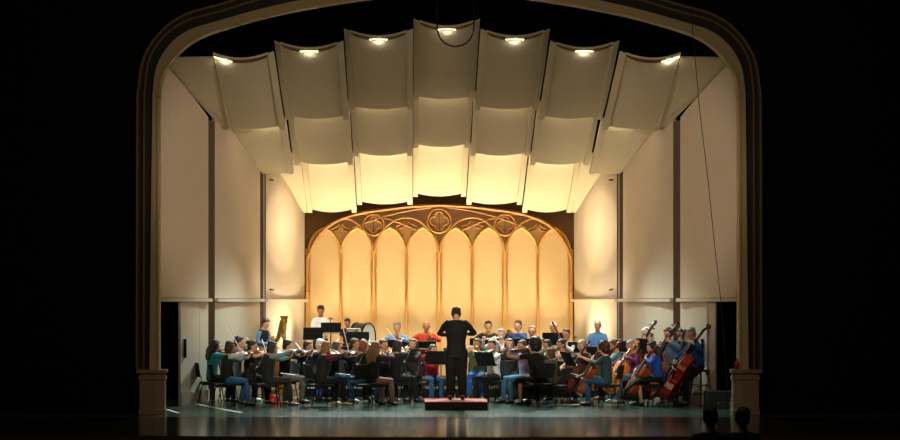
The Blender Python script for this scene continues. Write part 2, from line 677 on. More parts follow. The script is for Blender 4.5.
spans = {(0, 1): (-0.675, 0.675)}
for s in (-1, 1):
    spans[(1, s)] = tuple(sorted((s * 0.675, s * 2.08)))
    spans[(2, s)] = tuple(sorted((s * 2.08, s * 3.48)))
    spans[(3, s)] = tuple(sorted((s * 3.48, s * 4.72)))
for (k, s), (x0, x1) in spans.items():
    zf, zr = ROW1[k]
    fl = (0.13, 0.13)
    if k == 3:
        fl = (0.02, 0.13) if s < 0 else (0.13, 0.02)
    P = (x0, x1, Y1f, Y1r, zf, zr, -0.03, -0.14, 0.08, 0.02, fl)
    canopy(x0, x1, Y1f, Y1r, zf, zr, lab(1, k, s), -0.03, -0.14, 0.08, 0.02, fl)
    recess_light(P, {0: 'glowing oval lamp in the central front canopy panel'}.get(k, f'glowing oval lamp in front canopy panel {k} {side_words[s]} of centre'.replace('panel 1 ', 'panel first ').replace('panel 2 ', 'panel second ').replace('panel 3 ', 'panel outermost ')),
                 None if k < 3 else s * 4.52)
for (k, s), (x0, x1) in spans.items():
    zf, zr = ROW2[k]
    if k == 3:
        xr = (-4.22, -3.48) if s < 0 else (3.48, 4.22)
        x0, x1 = (-4.88, -3.48) if s < 0 else (3.48, 4.88)
        canopy(x0, x1, Y2f, Y2r, zf, zr, lab(2, k, s), 0.03, 0.0, 0.03, 0.0, (0.02, 0.13) if s < 0 else (0.13, 0.02), xr=xr)
    else:
        canopy(x0, x1, Y2f, Y2r, zf, zr, lab(2, k, s), 0.08, 0.03, 0.08, 0.01)
    strip((x0 + x1) / 2 - (0.25 * s if k == 3 else 0), Y2f, zf, zr, Y2r, 5.5 if k < 3 else 2.5, 1.0 if k < 3 else 0.5)
for (k, s), (x0, x1) in spans.items():
    if k == 3:
        continue
    zf, zr = ROW3[k]
    if k == 2:
        x0, x1 = (-3.33, -2.08) if s < 0 else (2.08, 3.33)
    canopy(x0, x1, Y3f, Y3r, zf, zr, lab(3, k, s), 0.08, 0.03, 0.08, 0.01)
    strip((x0 + x1) / 2, Y3f, zf, zr, Y3r, 8.5)
for s in (-1, 1):
    zf, zr = ROW1[3]
    wing([(s * 4.72, Y1f, zf - 0.12), (s * 5.82, Y1f, zf - 0.14), (s * 4.93, Y1r, zr + 0.10), (s * 4.72, Y1r, zr + 0.03)],
         f'flat dim canopy wing meeting the {side_words[s]} side wall behind the arch')
    wing([(s * 3.335, Y3f, 5.66), (s * 4.18, Y3f, 5.66), (s * 3.42, Y3r, 4.40), (s * 3.335, Y3r, 4.40)],
         f'slim yellow-lit canopy wing at the rear {side_words[s]} corner')


# ------------------------------------------------------------------ orchestra shell: side towers
def wx(D):
    return 5.80 - 0.283 * (D - 33.0)


TOWERS = [('front', 32.0, 35.45), ('middle', 35.75, 38.45), ('rear', 38.7, 41.45)]
ZR = 2.19


def tower(s, nm, Da, Db):
    A = V((s * wx(Da), Da + CY, 0)); B = V((s * wx(Db), Db + CY, 0))
    d = (B - A); L = d.length; d.normalize()
    nrm = V((-s, 0, 0)); nrm = (nrm - d * nrm.dot(d)).normalized()          # into the stage
    root = thing('shell_tower', {'front': f'tall cream wall unit of the shell, {side_words[s]} side beside the dark doorway',
                                 'middle': f'tall cream wall unit in the middle of the shell\'s {side_words[s]} side',
                                 'rear': f'tall cream wall unit at the rear {side_words[s]} corner with a lit scallop'}[nm],
                 'wall panel', (A.x, A.y, 0), 0, 'side wall units of the orchestra shell')
    O = V((0, 0, 0))

    def slab(bm, u0, u1, z0, z1, bow=0.07, off=0.0, th=0.05, n=10, zt=None):
        """panel between distances u0..u1, gently bowed towards the stage"""
        rows = []
        for i in range(n + 1):
            t = i / n
            u = u0 + (u1 - u0) * t
            uu = (u - U0) / (U1 - U0)
            h = off + bow * (1 - (2 * uu - 1) ** 2)
            p = O + d * u + nrm * h
            q = O + d * u + nrm * (h - th)
            zz1 = z1 if zt is None else z1 + (zt - z1) * t
            rows.append([bm.verts.new((p.x, p.y, z0)), bm.verts.new((p.x, p.y, zz1)), bm.verts.new((q.x, q.y, zz1)), bm.verts.new((q.x, q.y, z0))])
        for i in range(n):
            for k in range(4):
                f = bm.faces.new((rows[i][k], rows[i][(k + 1) % 4], rows[i + 1][(k + 1) % 4], rows[i + 1][k])); f.smooth = (k == 0)
        bm.faces.new(rows[0]); bm.faces.new(rows[-1][::-1])
    U0, U1 = 0, L
    za, zb_ = {'front': (7.36, 6.14), 'middle': (6.29, 5.22), 'rear': (5.78, 4.40)}[nm]
    ztop = zb_
    bm = NB(); slab(bm, 0, L, ZR + 0.04, za, zt=zb_)
    obj('upper_panel', bm, PANEL, root)
    # rail
    bm = NB(); slab(bm, 0, L, ZR - 0.04, ZR + 0.03, bow=0.0, off=0.10, th=0.17)
    obj('rail', bm, PANEL, root)
    # lower panels
    if nm == 'front':
        if s < 0:
            ud = [(2.0, 3.05), (3.07, L)]
        else:
            ud = [(2.2, L)]
        for u0, u1 in ud:
            bm = NB(); slab(bm, u0, u1, 0.0, ZR - 0.04, bow=0.05)
            obj('lower_panel', bm, PANEL, root)
        bm = NB(); slab(bm, ud[0][0], ud[-1][1], 0.0, 0.26, bow=0.05, off=0.03, th=0.04)
        obj('kick_board', bm, PANEL, root)
        # door stile folded back beside the opening
        p = O + d * ud[0][0]
        bm = NB()
        th = 0.10
        box(bm, -0.02, 0.02, -0.22, 0.0, 0, ZR - 0.04, T(p.x, p.y, 0) @ RZ(s * 0.5))
        if s > 0:
            obj('door_edge', bm, PANEL, root)
        else:
            bm.free()
        p = O + d * (ud[0][0] + 0.18) + nrm * 0.07
        bm = NB(); tube(bm, [(p.x, p.y, 1.03), (p.x, p.y, 1.32)], 0.035, 8)
        box(bm, p.x - 0.03, p.x + 0.03, p.y - 0.02, p.y + 0.02, 0.98, 1.05)
        box(bm, p.x - 0.03, p.x + 0.03, p.y - 0.02, p.y + 0.02, 1.30, 1.37)
        tagit(obj('door_handle', bm, BLACKM, root), 'dark upright pull handle')
    else:
        cuts = [0, L * 0.52, L] if nm == 'middle' else [0, L]
        for i in range(len(cuts) - 1):
            bm = NB(); slab(bm, cuts[i] + 0.008, cuts[i + 1] - 0.008, 0.0, ZR - 0.04, bow=0.05)
            obj('lower_panel', bm, PANEL, root)
        bm = NB(); slab(bm, 0, L, 0.0, 0.26, bow=0.05, off=0.03, th=0.04)
        obj('kick_board', bm, PANEL, root)
    # return with gap shade in its brown colour, closing the unit towards the next one
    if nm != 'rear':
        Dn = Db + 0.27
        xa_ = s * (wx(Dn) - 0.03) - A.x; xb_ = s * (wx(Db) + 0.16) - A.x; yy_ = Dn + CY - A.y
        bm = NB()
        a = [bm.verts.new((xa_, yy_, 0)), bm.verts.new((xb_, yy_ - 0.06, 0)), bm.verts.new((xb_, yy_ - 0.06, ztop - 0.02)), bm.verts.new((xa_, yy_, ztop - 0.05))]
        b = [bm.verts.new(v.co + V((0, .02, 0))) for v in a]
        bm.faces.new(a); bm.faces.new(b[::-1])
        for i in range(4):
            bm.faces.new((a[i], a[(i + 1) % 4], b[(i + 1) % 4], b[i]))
        tagit(obj('side_return', bm, SLOTM, root), 'return strip with shade in its brown colour')
    else:
        # two small lugs on the inner edge
        for z in (5.05, 2.45):
            p = O + d * 0.12 + nrm * 0.09
            bm = NB(); tube(bm, [(p.x, p.y, z), (p.x - s * 0.10, p.y - 0.02, z - 0.02)], 0.025, 8)
            obj('lug', bm, GILT, root)
    return root


for s in (-1, 1):
    for nm, a, b in TOWERS:
        tower(s, nm, a, b)

# ------------------------------------------------------------------ back wall with eight lancets
YB = 10.2
bm = NB(); box(bm, -3.62, 3.62, YB + 0.12, YB + 0.22, 0, 5.6)
tagit(obj('wall_back', bm, BROWN), kind='structure')
for s in (-1, 1):
    bm = NB()
    box(bm, s * 3.50 - 0.06, s * 3.50 + 0.06, YB - 0.05, YB + 0.11, 0, 5.0)
    tagit(obj('trim_7' if s < 0 else 'trim_8', bm, TRACERY, bevel=0.01), kind='structure')

AH = 3.33
PWID = 2 * AH / 8
SPR, APX = 3.42, 4.03


def outline_top(x):
    """top of the screen"""
    pts = [(0, 4.60), (0.85, 4.56), (1.70, 4.45), (2.10, 4.38), (2.48, 4.26), (2.68, 4.16), (2.88, 4.02), (3.05, 3.85), (3.20, 3.62), (3.29, 3.42), (3.34, 3.25)]
    x = abs(x)
    for i in range(len(pts) - 1):
        if pts[i][0] <= x <= pts[i + 1][0]:
            t = (x - pts[i][0]) / (pts[i + 1][0] - pts[i][0])
            return pts[i][1] + (pts[i + 1][1] - pts[i][1]) * t
    return 3.25


def lancet(xc, hw, inset=0.0, n=12):
    """pointed arch contour from left springing to right springing"""
    hw -= inset
    apx = APX - inset * 1.6
    h = apx - SPR
    R = (hw * hw + h * h) / (2 * hw)
    L = []
    for i in range(n + 1):
        a = math.asin(min(1, h / R)) * i / n
        L.append((xc - hw + R - R * math.cos(a), SPR + R * math.sin(a)))
    return L + [(2 * xc - x, z) for x, z in L[::-1][1:]]


screen = thing('gothic_screen', 'large golden gothic arch screen with eight lancet panels and tracery behind the players', 'screen', (0, YB, 0))
fieldbm = NB()
for i in range(8):
    xc = -AH + PWID * (i + 0.5)
    arc = lancet(xc, PWID / 2 - 0.035)
    # flush cream panel
    bm = NB()
    poly = [(xc - PWID / 2 + 0.03, 0.0)] + lancet(xc, PWID / 2 - 0.03) + [(xc + PWID / 2 - 0.03, 0.0)]
    prism(bm, poly, 0.03, T(0, 0.06, 0))
    obj('lancet_panel', bm, LANCET, screen)
    # field of the tracery above this lancet
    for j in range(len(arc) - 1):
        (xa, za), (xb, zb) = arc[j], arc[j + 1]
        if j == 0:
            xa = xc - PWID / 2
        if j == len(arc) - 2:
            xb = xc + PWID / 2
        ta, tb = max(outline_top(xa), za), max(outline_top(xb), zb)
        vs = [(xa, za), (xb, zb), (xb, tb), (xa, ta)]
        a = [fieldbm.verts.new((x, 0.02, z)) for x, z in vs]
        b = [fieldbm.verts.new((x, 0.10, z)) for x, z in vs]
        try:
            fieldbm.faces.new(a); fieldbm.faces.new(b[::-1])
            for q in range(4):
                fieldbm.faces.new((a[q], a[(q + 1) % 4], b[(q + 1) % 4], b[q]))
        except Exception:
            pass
tagit(obj('tracery_field', fieldbm, TRACERYD, screen), 'ochre field behind the tracery, recess shade in its colour')


def mould(pts, wdt, dep, name, m=TRACERY, y=0.02, parent=None, closed=False):
    """rounded moulding following (x, z) points"""
    bm = NB()
    P = [V((x, y, z)) for x, z in pts]
    if closed:
        P = P + [P[0], P[1]]
    tube(bm, P, [(wdt * .62, dep)] * len(P), 8, ref=V((0, 1, 0)))
    return obj(name, bm, m, parent or screen, smooth=True)


for i in range(8):
    xc = -AH + PWID * (i + 0.5)
    mould([(x, z) for x, z in lancet(xc, PWID / 2 - 0.015)], 0.050, 0.05, 'lancet_moulding', mat((214, 166, 94), 0.45, var=0.05, key='bright_ochre_paint'))
for i in range(9):
    x = -AH + PWID * i
    big = i % 2 == 0
    bm = NB()
    if big:
        for dx in (-0.045, 0.045):
            tube(bm, [(x + dx, 0.03, 0), (x + dx, 0.03, 3.5)], 0.022, 8)
        box(bm, x - 0.05, x + 0.05, 0.03, 0.06, 0, 3.5)
    else:
        tube(bm, [(x, 0.02, 0), (x, 0.02, 3.45)], 0.030, 8)
        box(bm, x - 0.035, x + 0.035, 0.03, 0.06, 0, 3.45)
    obj('mullion', bm, mat((226, 176, 104), 0.5, var=0.05, key='mullion_ochre'), screen)
# outer arch moulding
top = [(-3.36, 2.4)] + [(x, outline_top(x) + 0.0) for x in [-3.36 + 6.72 * i / 60 for i in range(61)]] + [(3.36, 2.4)]
mould(top, 0.075, 0.09, 'arch_moulding')
# paired arches over two lancets each, and long crossing arcs
for q in range(4):
    xm = -AH + PWID * (2 * q + 1)
    hw = PWID
    pts = []
    for i in range(21):
        t = i / 20
        x = xm - hw + 2 * hw * t
        u = abs(2 * t - 1)
        z = 3.42 + 0.86 * (1 - u ** 2.2) ** 0.75
        z = min(z, outline_top(x) - 0.02)
        pts.append((x, z))
    mould(pts, 0.04, 0.055, 'pair_arch_moulding')
for s in (-1, 1):
    for (xa, za, xb, zb, sag) in ((0.0, 4.56, 2.2, 4.02, 0.10), (0.55, 3.95, 2.1, 4.40, 0.08)):
        pts = []
        for i in range(15):
            t = i / 14
            pts.append((s * (xa + (xb - xa) * t), za + (zb - za) * t + sag * 4 * t * (1 - t)))
        mould(pts, 0.035, 0.05, 'crossing_arc')
for xq, zq, r in ((0, 4.20, 0.30), (-2 * PWID, 4.10, 0.265), (2 * PWID, 4.10, 0.265)):
    ring = [(xq + r * math.cos(2 * PI * k / 28), zq + r * math.sin(2 * PI * k / 28)) for k in range(28)]
    mould(ring, 0.04, 0.06, 'quatrefoil_ring', closed=True)
    lobes = []
    for k in range(48):
        a = 2 * PI * k / 48
        ph = (a + PI / 4) % (PI / 2) - PI / 4
        rr = r * (.42 * math.cos(ph) + math.sqrt(.36 ** 2 - (.42 * math.sin(ph)) ** 2))
        lobes.append((xq + rr * math.cos(a), zq + rr * math.sin(a)))
    mould(lobes, 0.035, 0.05, 'quatrefoil_lobes', closed=True)
    bm = NB(); prism(bm, lobes, 0.02, T(0, 0.0, 0)); obj('quatrefoil_plate', bm, mat((150, 112, 66), 0.7, key='quatrefoil_plate_paint'), screen)
    bm = NB(); box(bm, xq - 0.006, xq + 0.006, -0.008, 0.0, zq - r * 0.95, zq + r * 0.95); obj('panel_joint', bm, mat((40, 26, 16), 0.8, key='joint_dark_brown'), screen)  # dark strip marking the panel joint
for q in range(4):
    xm = -AH + PWID * (2 * q + 1)
    zt = 4.08 if q in (1, 2) else 4.0
    star = [(-0.03, -0.33), (-0.07, -0.10), (-0.22, 0.02), (-0.12, 0.03), (-0.05, 0.06), (0, 0.16), (0.05, 0.06), (0.12, 0.03), (0.22, 0.02), (0.07, -0.10), (0.03, -0.33)]
    st = [(xm + a * 1.25, zt + b * 1.2 - 0.1) for a, b in star]
    bm = NB(); prism(bm, st, 0.025, T(0, -0.005, 0)); obj('star_plate', bm, mat((158, 116, 66), 0.7, key='star_plate_paint'), screen)
    mould(st, 0.022, 0.035, 'star_moulding', closed=True)
    for sg in (-1, 1):
        mould([(xm + sg * 0.03, zt + 0.12), (xm + sg * 0.10, zt + 0.04), (xm + sg * 0.27, zt - 0.02)], 0.03, 0.04, 'cusp_moulding')

# ------------------------------------------------------------------ instruments of the violin family
def place(root, M):
    root.matrix_world = M
    return root


def empty(name):
    o = bpy.data.objects.new(name, None)
    o.empty_display_size = 0.1
    C.objects.link(o)
    return o


def copy_tree(o, parent=None):
    c = o.copy()
    C.objects.link(c)
    if parent:
        c.parent = parent
        c.matrix_parent_inverse.identity()
    for ch in kids.get(o.name, []):
        copy_tree(ch, c)
    return c


kids = {}
protos = {}


def reg(o, *chs):
    kids.setdefault(o.name, []).extend(chs)


def fiddle_outline(kind):
    P = [(0, .018), (.012, .058), (.04, .09), (.08, .104), (.12, .100), (.142, .087), (.152, .087), (.165, .067), (.195, .055), (.222, .061), (.236, .076), (.246, .078), (.27, .083), (.295, .084), (.322, .076), (.343, .05), (.355, .015)]
    if kind == 'bass':
        P = P[:11] + [(.246, .076), (.265, .076), (.29, .066), (.315, .047), (.335, .030), (.355, .018)]
    return P


def make_fiddle(kind, rgb):
    """violin-family instrument lying along +Y, top plate up (+Z); kind: violin, viola, cello, bass"""
    key = (kind, rgb)
    if key in protos:
        return copy_tree(protos[key])
    S = {'violin': 1.0, 'viola': 1.14, 'cello': 2.12, 'bass': 2.95}[kind]
    rib = {'violin': .032, 'viola': .033, 'cello': .055, 'bass': .062}[kind]
    root = empty({'violin': 'violin', 'viola': 'viola', 'cello': 'cello', 'bass': 'double_bass'}[kind])
    W = wood(rgb, 0.3, 0.5, 14)
    DK = wood((34, 22, 16), 0.35, 0.3)
    P = fiddle_outline(kind)
    bm = NB()
    prev = None
    for i, (y, w_) in enumerate(P):
        ring = []
        cols = [(-1, 0), (-.6, .010), (0, .016), (.6, .010), (1, 0)]
        e = min(1, w_ / .06)
        for u, h in cols:
            ring.append(bm.verts.new((u * w_ * S, y * S, (h * e) * S)))
        for u, h in cols[::-1]:
            ring.append(bm.verts.new((u * w_ * S, y * S, (-rib - h * e * .7) * S)))
        if prev:
            for k in range(10):
                f = bm.faces.new((prev[k], prev[(k + 1) % 10], ring[(k + 1) % 10], ring[k]))
                f.smooth = k not in (4, 9)
        prev = ring if prev else ring
        if i == 0:
            bm.faces.new(ring)
    bm.faces.new(prev[::-1])
    ch = [obj('body', bm, W, root)]
    nl = .335 if kind == 'bass' else .30
    bm = NB()
    tube(bm, [(0, .35 * S, .0), (0, (.355 + .13) * S, -.002 * S), (0, (.355 + .20) * S, -.006 * S), (0, (.355 + .235) * S, -.02 * S)], [(.015 * S, .014 * S), (.011 * S, .009 * S), (.012 * S, .010 * S), (.009 * S, .008 * S)], 8)
    sc_ = []
    for k in range(10):
        a = k * 0.75
        r = .017 * (1 - k * .075)
        sc_.append((0, (.355 + .238) * S + r * S * math.sin(a), -.018 * S + (r * math.cos(a) - .017) * S + .012 * S))
    tube(bm, sc_, .0075 * S, 6)
    nk = obj('neck', bm, W if kind != 'bass' else wood((60, 26, 18), 0.3, 0.5), root)
    ch.append(nk)
    bm = NB()
    for i_, sgn in enumerate((1, -1, 1, -1)):
        y = (.355 + .15 + .02 * i_) * S
        tube(bm, [(-.012 * S * sgn, y, -.004 * S), (.032 * S * sgn, y, -.004 * S)], [.003 * S, .006 * S], 6)
    pg = obj('pegs', bm, DK, nk)
    reg(nk, pg)
    bm = NB(); box(bm, -.017 * S, .017 * S, .20 * S, (.355 + .13) * S, .014 * S, .022 * S)
    ch.append(obj('fingerboard', bm, DK, root))
    bm = NB(); prism(bm, [(-.02 * S, .012 * S), (.02 * S, .012 * S), (.013 * S, .036 * S), (-.013 * S, .036 * S)], .004 * S, T(0, .165 * S, 0))
    ch.append(obj('bridge', bm, wood((205, 170, 115), 0.5, 0.0), root))
    bm = NB()
    vs = [(-.022, .02), (.022, .02), (.012, .13), (-.012, .13)]
    a = [bm.verts.new((x * S, y * S, .018 * S)) for x, y in vs]; b = [bm.verts.new((x * S, y * S, .024 * S)) for x, y in vs]
    bm.faces.new(a); bm.faces.new(b[::-1])
    for i in range(4):
        bm.faces.new((a[i], a[(i + 1) % 4], b[(i + 1) % 4], b[i]))
    ch.append(obj('tailpiece', bm, DK, root))
    bm = NB()
    for k in range(4):
        x = (-.009 + .006 * k) * S
        tube(bm, [(x, .13 * S, .026 * S), (x, .167 * S, .038 * S), (x * .6, (.355 + .14) * S, .024 * S)], .0009 * S, 4)
    ch.append(obj('strings', bm, mat((190, 190, 185), 0.3, 0.9, key='string_metal'), root))
    for sg in (-1, 1):
        bm = NB()
        tube(bm, [(sg * .034 * S, .150 * S, .0145 * S), (sg * .040 * S, .165 * S, .0125 * S), (sg * .037 * S, .185 * S, .0135 * S), (sg * .033 * S, .203 * S, .0145 * S), (sg * .037 * S, .213 * S, .0125 * S)], .0022 * S, 5)
        ch.append(obj('sound_hole', bm, mat((18, 10, 8), 0.9, key='sound_hole_dark'), root))
    if kind in ('violin', 'viola'):
        bm = NB(); ball(bm, (-.045 * S, .02 * S, .022 * S), (.035 * S, .024 * S, .007 * S), 10, 6)
        ch.append(obj('chin_rest', bm, DK, root))
    else:
        bm = NB(); tube(bm, [(0, 0.01, -.02 * S), (0, -.30 if kind == 'cello' else -.20, -.02 * S)], [.008, .004], 8)
        ch.append(obj('endpin', bm, BLACKM, root))
    reg(root, *ch)
    protos[key] = root
    return root


def make_bow(S=1.0):
    key = ('bow', S)
    if key in protos:
        return copy_tree(protos[key])
    root = empty('bow')
    bm = NB(); tube(bm, [(0, 0, 0), (0, .35 * S, -.012), (0, .70 * S, 0), (0, .735 * S, -.006), (0, .735 * S, -.022)], [.0055, .005, .004, .004, .003], 6)
    a = obj('stick', bm, wood((96, 40, 22), 0.3, 0.4), root)
    bm = NB(); box(bm, -.007, .007, .03 * S, .732 * S, -.028, -.022)
    b = obj('hair', bm, mat((238, 236, 222), 0.6, key='bow_hair', var=.03), root)
    bm = NB(); box(bm, -.007, .007, .01, .055, -.028, -.003)
    c = obj('frog', bm, BLACKM, root)
    reg(root, a, b, c)
    protos[key] = root
    return root


def axis_matrix(p, dv, up):
    """frame with +Y along dv and +Z close to up"""
    y = V(dv).normalized()
    x = y.cross(V(up)).normalized()
    z = x.cross(y).normalized()
    M = Matrix((x, y, z)).transposed().to_4x4()
    return Matrix.Translation(p) @ M


BRASS = mat((200, 150, 60), 0.22, 0.95, var=.05, key='brass')
SILVER = mat((205, 205, 205), 0.22, 0.9, var=.05, key='silver_plate')


def make_wind(kind):
    """wind instrument lying along +Y from the mouthpiece"""
    key = ('wind', kind)
    if key in protos:
        return copy_tree(protos[key])
    root = empty({'horn': 'french_horn'}.get(kind, kind))
    ch = []
    if kind in ('clarinet', 'oboe'):
        L = .64 if kind == 'clarinet' else .62
        bm = NB(); tube(bm, [(0, 0, 0), (0, .03, 0), (0, .08, 0), (0, L * .85, 0), (0, L * .94, 0), (0, L, 0)], [.005, .010, .013, .014, .019, .032], 12)
        ch.append(obj('tube', bm, mat((16, 15, 16), 0.3, key='grenadilla'), root))
        bm = NB()
        for k in range(9):
            y = .12 + k * .047
            tube(bm, [(-.006, y, .015), (.006, y + .012, .018)], .006, 6)
        for y in (.085, .30, .52):
            tube(bm, [(0, y, 0), (0, y + .008, 0)], .0165, 12)
        ch.append(obj('keys', bm, SILVER, root))
    elif kind == 'flute':
        bm = NB(); tube(bm, [(-.05, 0, 0), (.62, 0, 0)], .0098, 10)
        ch.append(obj('tube', bm, SILVER, root))
        bm = NB()
        for k in range(10):
            tube(bm, [(.18 + k * .04, 0, .008), (.18 + k * .04, 0, .014)], .008, 8)
        tube(bm, [(-.005, .0, .008), (.02, .0, .008)], .008, 8)
        ch.append(obj('keys', bm, SILVER, root))
    elif kind == 'bassoon':
        bm = NB(); tube(bm, [(.0, .10, -.55), (0, .10, .55), (0, .10, .62)], [.028, .022, .026], 10)
        tube(bm, [(.045, .10, -.55), (.045, .10, .18)], [.026, .018], 10)
        ch.append(obj('tube', bm, wood((96, 38, 22), 0.25, 0.6), root))
        bm = NB(); tube(bm, [(0.045, .10, .18), (.04, .06, .26), (.02, .02, .22), (0, 0, .18)], .004, 6)
        ch.append(obj('crook', bm, SILVER, root))
    elif kind == 'trumpet':
        bm = NB()
        tube(bm, [(0, 0, 0), (0, .02, 0), (0, .04, 0), (0, .34, 0)], [.010, .009, .006, .006], 8)
        tube(bm, [(0, .14, -.05), (0, .36, -.05), (0, .40, -.02), (0, .36, 0), (0, .30, 0)], .006, 8)
        tube(bm, [(0, .14, -.05), (0, .10, -.03), (0, .12, .0), (0, .30, .0), (0, .42, 0), (0, .48, 0)], [.006, .006, .006, .008, .022, .06], 12)
        ch.append(obj('tubing', bm, BRASS, root))
        bm = NB()
        for k in range(3):
            tube(bm, [(0.02, .20 + k * .028, -.08), (0.02, .20 + k * .028, .05)], .012, 8)
        ch.append(obj('valves', bm, BRASS, root))
    elif kind == 'trombone':
        bm = NB()
        tube(bm, [(0, 0, 0), (0, .03, 0), (0, .72, 0), (0, .75, -.05), (0, .72, -.10), (0, .05, -.10)], [.012, .007, .007, .007, .007, .007], 8)
        ch.append(obj('slide', bm, BRASS, root))
        bm = NB()
        tube(bm, [(0, .05, -.10), (-.09, .02, -.09), (-.10, -.15, .03), (-.10, -.10, .08), (-.10, .30, .08), (-.10, .42, .08), (-.10, .50, .08)], [.008, .008, .008, .009, .016, .045, .095], 14)
        ch.append(obj('bell', bm, BRASS, root))
    elif kind == 'horn':
        bm = NB()
        for r, z in ((.15, 0), (.12, .02), (.135, -.02)):
            pts = [(z, .28 + r * math.cos(a), -.14 + r * math.sin(a)) for a in [2 * PI * k / 20 for k in range(21)]]
            tube(bm, pts, .009, 8, ref=V((1, 0, 0)))
        tube(bm, [(0, 0, 0), (0, .06, -.01), (.01, .18, -.03), (0.02, .30, .01)], [.010, .005, .006, .008], 8)
        ch.append(obj('tubing', bm, BRASS, root))
        bm = NB(); tube(bm, [(0, .15, -.26), (.06, .10, -.32), (.12, .05, -.34), (.18, -.01, -.35), (.21, -.04, -.355)], [.016, .03, .055, .10, .15], 16)
        ch.append(obj('bell', bm, BRASS, root))
        bm = NB()
        for k in range(3):
            tube(bm, [(-.03, .25 + .03 * k, -.13), (.03, .25 + .03 * k, -.13)], .013, 8)
        ch.append(obj('valves', bm, SILVER, root))
    reg(root, *ch)
    protos[key] = root
    return root


# ------------------------------------------------------------------ furniture
def make_chair():
    if 'chair' in protos:
        return copy_tree(protos['chair'])
    root = empty('orchestra_chair')
    FAB = mat((20, 20, 22), 0.8, key='black_chair_fabric')
    ch = []
    bm = NB(); box(bm, -.225, .225, -.21, .23, .405, .450)
    ch.append(obj('seat', bm, FAB, root, bevel=.015))
    bm = NB()
    rows = []
    for i in range(9):
        u = -1 + i / 4
        rows.append([bm.verts.new((u * .215, -.235 - .03 * (1 - u * u) - dy, z)) for dy, z in ((0, .56), (.05, .86), (.075, .86), (.025, .56))])
    for i in range(8):
        for k in range(4):
            bm.faces.new((rows[i][k], rows[i][(k + 1) % 4], rows[i + 1][(k + 1) % 4], rows[i + 1][k]))
    bm.faces.new(rows[0]); bm.faces.new(rows[-1][::-1])
    ch.append(obj('backrest', bm, FAB, root))
    for sx in (-1, 1):
        bm = NB(); tube(bm, [(sx * .215, .20, .41), (sx * .235, .26, 0)], .011, 8)
        ch.append(obj('leg', bm, BLACKM, root))
        bm = NB(); tube(bm, [(sx * .222, -.30, .80), (sx * .222, -.20, .42), (sx * .235, -.30, 0)], .011, 8)
        ch.append(obj('leg', bm, BLACKM, root))
        bm = NB(); tube(bm, [(sx * .225, -.20, .395), (sx * .225, .21, .395)], .010, 8)
        ch.append(obj('seat_rail', bm, BLACKM, root))
    reg(root, *ch)
    protos['chair'] = root
    return root


def make_stool():
    if 'stool' in protos:
        return copy_tree(protos['stool'])
    root = empty('bar_stool')
    W = wood((74, 34, 20), 0.4, 0.2)
    ch = []
    bm = NB(); lathe(bm, [(.10, .735), (.165, .745), (.175, .765), (.165, .785), (.10, .79)], 20)
    ch.append(obj('seat', bm, W, root))
    for sx in (-1, 1):
        for sy in (-1, 1):
            bm = NB(); tube(bm, [(sx * .10, sy * .10, .745), (sx * .18, sy * .18, 0)], [.018, .015], 8)
            ch.append(obj('leg', bm, W, root))
    for z in (.22, .42):
        f = .18 - .08 * z / .745
        for a in range(4):
            p = [(f, f), (-f, f), (-f, -f), (f, -f)]
            q = p[a]; r_ = p[(a + 1) % 4]
            bm = NB(); tube(bm, [(q[0], q[1], z + .03 * (a % 2)), (r_[0], r_[1], z + .03 * (a % 2))], .010, 6)
            ch.append(obj('rung', bm, W, root))
    reg(root, *ch)
    protos['stool'] = root
    return root


def make_stand(h, tilt, wd=.50, hg=.34):
    key = ('stand', round(h, 2), tilt, wd, hg)
    if key in protos:
        return copy_tree(protos[key])
    root = empty('music_stand')
    ch = []
    # the desk faces -Y (towards its player), origin on the floor
    M = T(0, 0, h) @ RX(-math.radians(tilt))
    bm = NB(); box(bm, -wd / 2, wd / 2, 0, .008, -hg / 2, hg / 2, M)
    box(bm, -wd / 2, wd / 2, -.045, .008, -hg / 2 - .006, -hg / 2, M)
    d = obj('desk', bm, BLACK, root, bevel=.002)
    bm = NB(); box(bm, -wd / 2, wd / 2, -.050, -.045, -hg / 2 - .006, -hg / 2 + .02, M)
    l_ = obj('lip', bm, BLACK, d)
    reg(d, l_)
    ch.append(d)
    bm = NB(); tube(bm, [(0, .02, .10), (0, .02, h * .6), (0, .02, h * .6 + .001), (0, .02, h)], [.012, .012, .008, .008], 8)
    ch.append(obj('pole', bm, BLACKM, root))
    for k in range(3):
        a = PI / 2 + k * 2 * PI / 3
        bm = NB(); tube(bm, [(0, .02, .16), (.12 * math.cos(a), .02 + .12 * math.sin(a), .07), (.25 * math.cos(a), .02 + .25 * math.sin(a), .008)], .008, 6)
        ch.append(obj('leg', bm, BLACKM, root))
    reg(root, *ch)
    protos[key] = root
    return root


